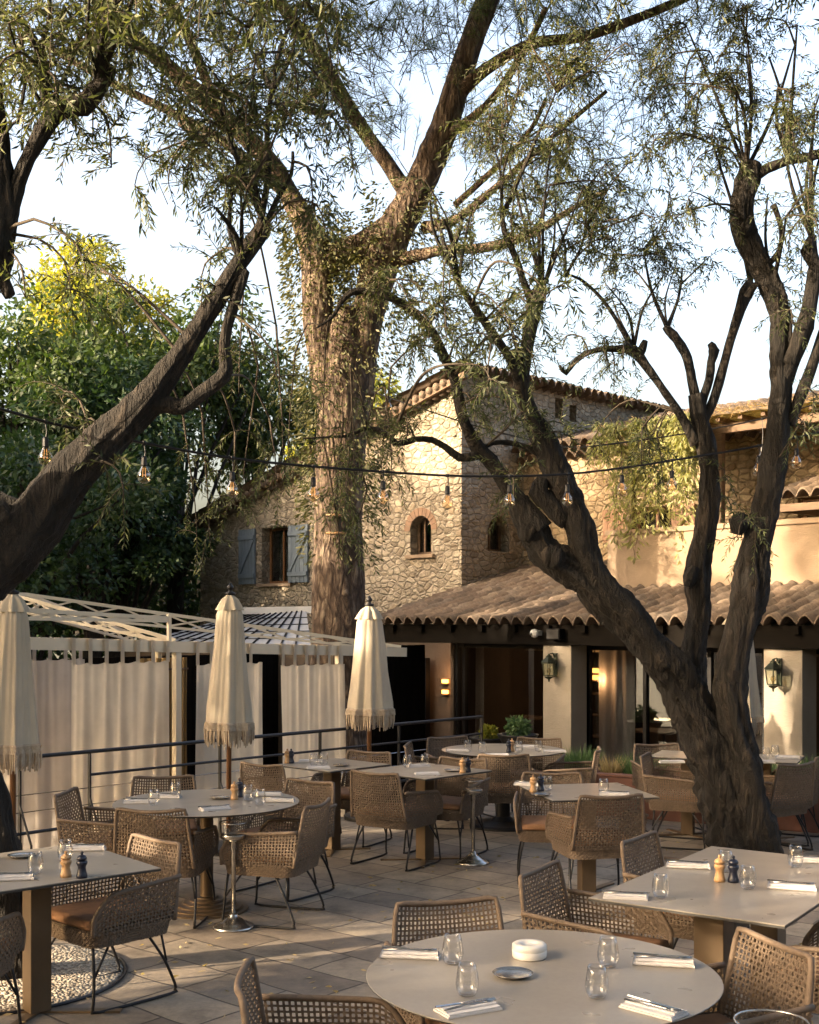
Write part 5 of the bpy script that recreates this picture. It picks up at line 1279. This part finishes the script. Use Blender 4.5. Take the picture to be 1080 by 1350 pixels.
# bird feeder on the pine
t = thing('bird_feeder', 'small round wooden bird feeder with two discs fixed to the pine trunk', 'bird feeder', (W(447,683,yp).x, yp-.48, W(447,695,yp).z))
b = MB(); b.lathe([(.04,.13),(.15,.12),(.155,.10),(.06,.095)], 20); b.build('roof_disc', 'millwood', t)
b = MB(); b.lathe([(.055,.094),(.055,-.10)], 16); b.build('seed_tube', 'twig', t)
b = MB(); b.lathe([(.06,-.101),(.14,-.105),(.14,-.125),(.05,-.13)], 20); b.box(-.02,.02,.0,.13,-.05,.0); b.build('tray_disc', 'millwood', t)

# ------------------------------------------------------------ trees behind the terrace, on the left
def bgtree(px, py, Y, rx, rz, n, mat, label, leaf=.16, clumps=26, name='broadleaf_tree'):
    c = W(px, py, Y); base = (c.x, Y, LOW); t = thing(name, label, 'tree', base, 0, 'trees behind the pergola')
    mb = MB(); H = c.z-LOW; pts = cr([(Vector((c.x+rnd(-.4,.4), Y, LOW-.1)), .22), (Vector((c.x+rnd(-.4,.4), Y, LOW+H*.5)), .16), (Vector((c.x, Y, LOW+H)), .06)], .4)
    mb.tube([p for p, r in pts], [r for p, r in pts], 9, gn=.15); cen = []
    for i in range(clumps):
        v = Vector(rng.normal(size=3)).normalized()*rnd(.35,1); q = Vector((c.x+v.x*rx, Y+v.y*rx*.8, c.z+v.z*rz)); cen.append(q)
        a = pts[random.randrange(len(pts)//3, len(pts))][0]; mb.tube([a, a.lerp(q, .5)+Vector((0,0,.2)), q], [.06,.04,.015], 5, gn=.1)
    mb.build('trunk', 'olivebark', t, smooth=True, world=base)
    k = n//clumps; P = []; D = []
    for q in cen:
        r = rnd(.7,1.25)*rx*.36; v = rng.normal(size=(k,3)); v /= np.linalg.norm(v, axis=1, keepdims=True); rad = rng.uniform(.15,1,k)**.45
        P.append(np.array(q)+v*rad[:, None]*r*np.array([1,1,.62])); D.append(v+rng.normal(0,.8,(k,3))+np.array([0,0,-.2]))
    P = np.concatenate(P); D = np.concatenate(D); leaf_obj('crown', mat, P, D, rng.uniform(.7,1.3,len(P))*leaf, leaf*.5, t, base)
bgtree(120, 430, 27, 2.0, 1.9, 13000, 'broad_sunlit_yellow', 'tall tree with sunlit yellow green top behind the left pergola', .13, 34)
bgtree(20, 510, 24, 2.3, 1.6, 12000, 'broad', 'mid green tree behind the left olive limb at the left edge', .14)
bgtree(230, 490, 26, 2.2, 1.7, 13000, 'broad', 'bright green broad tree behind the fork of the left olive limb', .14, 30)
bgtree(340, 550, 28, 2.0, 1.5, 11000, 'broad', 'green tree just left of the pine behind the house roof', .15)
bgtree(110, 610, 23, 2.0, 1.8, 14000, 'dark_broad', 'dark evergreen mass behind the left string light bulbs', .14, 30)
bgtree(170, 700, 24, 1.7, 2.0, 12000, 'dark_broad', 'dark evergreen beside the left corner of the stone house', .13, 30)
bgtree(20, 690, 20, 2.2, 1.8, 14000, 'dark_broad', 'dark evergreen at the left edge behind the leftmost parasol', .13, 30)
bgtree(455, 560, 34, 1.9, 1.6, 8000, 'broad_sunlit_yellow', 'sunlit yellow green tree seen between the pine and the house gable', .16)
bgtree(-160, 560, 24, 3.0, 2.6, 9000, 'dark_broad', 'dark evergreen outside the left edge of the photo', .18)
def hedge(name, label, x0, y0, x1, y1, h, n, w=1.0):
    t = thing(name, label, 'hedge', (x0, y0, LOW)); u = rng.uniform(0,1,n); P = np.stack([u*(x1-x0), u*(y1-y0), rng.uniform(0,1,n)**.8*h], 1)+np.stack([rng.normal(0,w*.4,n), rng.normal(0,w*.4,n), rng.normal(0,.12,n)], 1)
    leaf_obj('foliage', 'dark_broad', P, rng.normal(size=(n,3)), rng.uniform(.12,.24,n), .1, t, (0,0,0))
    b = MB(); k = 9
    for i in range(k): s = (i+.5)/k; b.tube([((x1-x0)*s, (y1-y0)*s, -.1), ((x1-x0)*s+rnd(-.2,.2), (y1-y0)*s, h*.8)], [.07,.03], 6)
    b.build('stems', 'olivebark', t)
hedge('tall_hedge', 'dark tall hedge behind the pergola below the evergreens', -12, 19.5, -4.45, 27.6, 4.6, 24000, 1.3)

# unseen trees added left, right and behind the camera to shade the court
SHADE_TREES = [(-8.3,5.8,3.6,2.0,2.7,15),(-9.5,2.4,3.5,2.2,2.5,15),(-10.5,-1.2,3.4,2.3,2.6,15),(-10.8,8.6,4.4,2.2,3.6,13),(-12.5,5.6,4.6,2.2,3.6,18),(-11,-5,4,2.6,3,16),
  (-13.5,10.2,4.6,2.4,3.5,24),(-13.5,13.5,5.8,2.4,4.8,30),(-13.5,16.8,6.0,2.6,4.8,27),(-14,20.5,4.2,2.3,3.2,11),(-6,-6,3.5,3,3,26),(0,-8,3.5,3.2,3.2,28),(6,-6,3.5,3,3,26),(10.5,-1,3.5,2.8,3,26),(11.5,5,3.6,2.8,3,26)]
for i, (x, y, cz, rx, rz, nc) in enumerate(SHADE_TREES):
    base = (x, y, LOW); 
    bgtree(540+x/max(y,.1)*FPX if y > .5 else 540, 0, 1, .01, .01, 26, 'dark_broad', 'x', .01, 1) if False else None
    t = thing('broadleaf_tree', f'unseen tree added to shade the court, number {i+1} along the path'.replace(f', number {i+1} along the path', ''), 'tree', base, 0, 'unseen trees added for shade')
    mb = MB(); mb.tube([(x,y,LOW-.1),(x+.1,y,cz*.5),(x,y,cz)], [.2,.15,.06], 8, gn=.1)
    P = []; D = []
    for c in range(nc):
        v = Vector(rng.normal(size=3)).normalized()*rnd(.2,1); q = Vector((x+v.x*rx, y+v.y*rx, cz+v.z*rz)); mb.tube([(x,y,cz*.7), q], [.04,.01], 4)
        k = 420; w = rng.normal(size=(k,3)); w /= np.linalg.norm(w, axis=1, keepdims=True)
        P.append(np.array(q)+w*(rng.uniform(.1,1,k)**.5)[:, None]*rx*.36); D.append(rng.normal(size=(k,3)))
    mb.build('trunk', 'olivebark', t, smooth=True, world=base); P = np.concatenate(P); leaf_obj('crown', 'dark_broad', P, np.concatenate(D), rng.uniform(.16,.28,len(P)), .13, t, base)

# ------------------------------------------------------------ string lights
def string_light(label, path, bulbs, drop):
    t = thing('string_light', label, 'string lights', tuple(path[0]))
    P = [p for p, r in cr([(p, .01) for p in path], .12)]; w0 = tuple(path[0])
    b = MB(); b.tube(P, .009, 6); b.build('cable', 'blackmetal', t, world=w0)
    for (px, py), dz in zip(bulbs, drop):
        q = min(P, key=lambda p: abs(540+p.x/p.y*FPX-px)); zt = CAMH-(py-HZ)/FPX*q.y      # bulb centre height
        b = MB(); c = (q.x, q.y, zt); top = max(q.z, zt+.07)
        b.tube([(q.x, q.y, q.z+.004), (q.x+.008, q.y, (top+zt)/2+.03), (q.x, q.y, zt+.07)], .004, 5); b.lathe([(.010,.095),(.017,.085),(.018,.04),(.014,.032)], 12, c); b.lathe([(.012,.012),(.016,.0),(.012,-.012)], 8, (q.x, q.y, q.z)); so = b.build('socket', 'blackmetal', t, world=w0)
        b = MB(); b.lathe([(.015,.033),(.021,.018),(.036,-.008),(.041,-.028),(.036,-.052),(.021,-.066),(.004,-.072)], 16, c, cap=False); bo = b.build('bulb', 'amberglass', so, smooth=True, world=w0)
        b = MB(); b.tube([(q.x-.006, q.y, zt+.025), (q.x-.010, q.y, zt-.03), (q.x, q.y, zt-.015), (q.x+.010, q.y, zt-.03), (q.x+.006, q.y, zt+.025)], .0011, 4); b.build('filament', 'filament', so, world=w0)
string_light('long string of amber glass bulbs sagging across the whole court',
  [W(-60,520,6.4), W(60,556,6.9), W(190,584,7.3), W(306,604,7.7), W(413,615,8.1), W(505,622,8.4), W(590,627,8.7), W(672,628,8.9), W(748,625,9.15), W(820,617,9.4), W(886,607,9.6), W(1000,588,10.0), W(1120,560,10.4)],
  [(57,598),(190,622),(306,641),(413,648),(505,652),(590,658),(672,656),(750,655),(820,642),(886,636),(1000,616),(1045,606)], [0]*12)
string_light('upper string of bulbs running behind the olive from the pine to the right house',
  [W(490,516,14.0), W(560,540,13.8), W(640,565,13.6), W(740,588,13.5), W(800,586,13.4), W(900,572,13.4), W(1005,552,13.4), W(1120,520,13.4)],
  [(510,534),(745,601),(1000,600)], [0]*3)

# ------------------------------------------------------------ light, sky, camera
SUN_AZ = Vector((-.93, -.36)).normalized(); SUN_EL = math.radians(15)
w = bpy.data.worlds.new('World'); bpy.context.scene.world = w; w.use_nodes = True
nt = w.node_tree; bg = nt.nodes['Background']; sky = nt.nodes.new('ShaderNodeTexSky'); sky.sky_type = 'NISHITA'; sky.sun_disc = False
sky.sun_elevation = SUN_EL; sky.sun_rotation = math.atan2(SUN_AZ.x, SUN_AZ.y); sky.dust_density = 10; sky.air_density = 1.0; sky.ozone_density = 1.0
nt.links.new(sky.outputs[0], bg.inputs[0]); bg.inputs[1].default_value = .15
sl = bpy.data.lights.new('sun', 'SUN'); sl.energy = 2.1; sl.angle = math.radians(.6); sl.color = (1, .84, .61)
so = bpy.data.objects.new('sun', sl); C.objects.link(so)
sd = Vector((SUN_AZ.x*math.cos(SUN_EL), SUN_AZ.y*math.cos(SUN_EL), math.sin(SUN_EL))); so.rotation_euler = sd.to_track_quat('Z', 'Y').to_euler()
so.location = (-10,-6,9)
cam = bpy.data.cameras.new('camera'); co = bpy.data.objects.new('camera', cam); C.objects.link(co)
co.location = (0,0,CAMH); co.rotation_euler = (PI/2,0,0); cam.sensor_fit = 'HORIZONTAL'; cam.sensor_width = 36; cam.lens = 36*FPX/1080
cam.shift_y = (HZ-675)/1080; cam.clip_end = 600; cam.clip_start = .05
cam.dof.use_dof = False
sc = bpy.context.scene; sc.camera = co
sc.view_settings.view_transform = 'Standard'; sc.view_settings.look = 'None'; sc.view_settings.exposure = 2.85; sc.view_settings.gamma = 1
sc.view_settings.use_white_balance = True; sc.view_settings.white_balance_temperature = 7050; sc.view_settings.white_balance_tint = 14
sc.cycles.max_bounces = 6; sc.cycles.transparent_max_bounces = 24; sc.cycles.sample_clamp_indirect = 6; sc.cycles.use_denoising = True
sc.cycles.caustics_reflective = False; sc.cycles.caustics_refractive = False
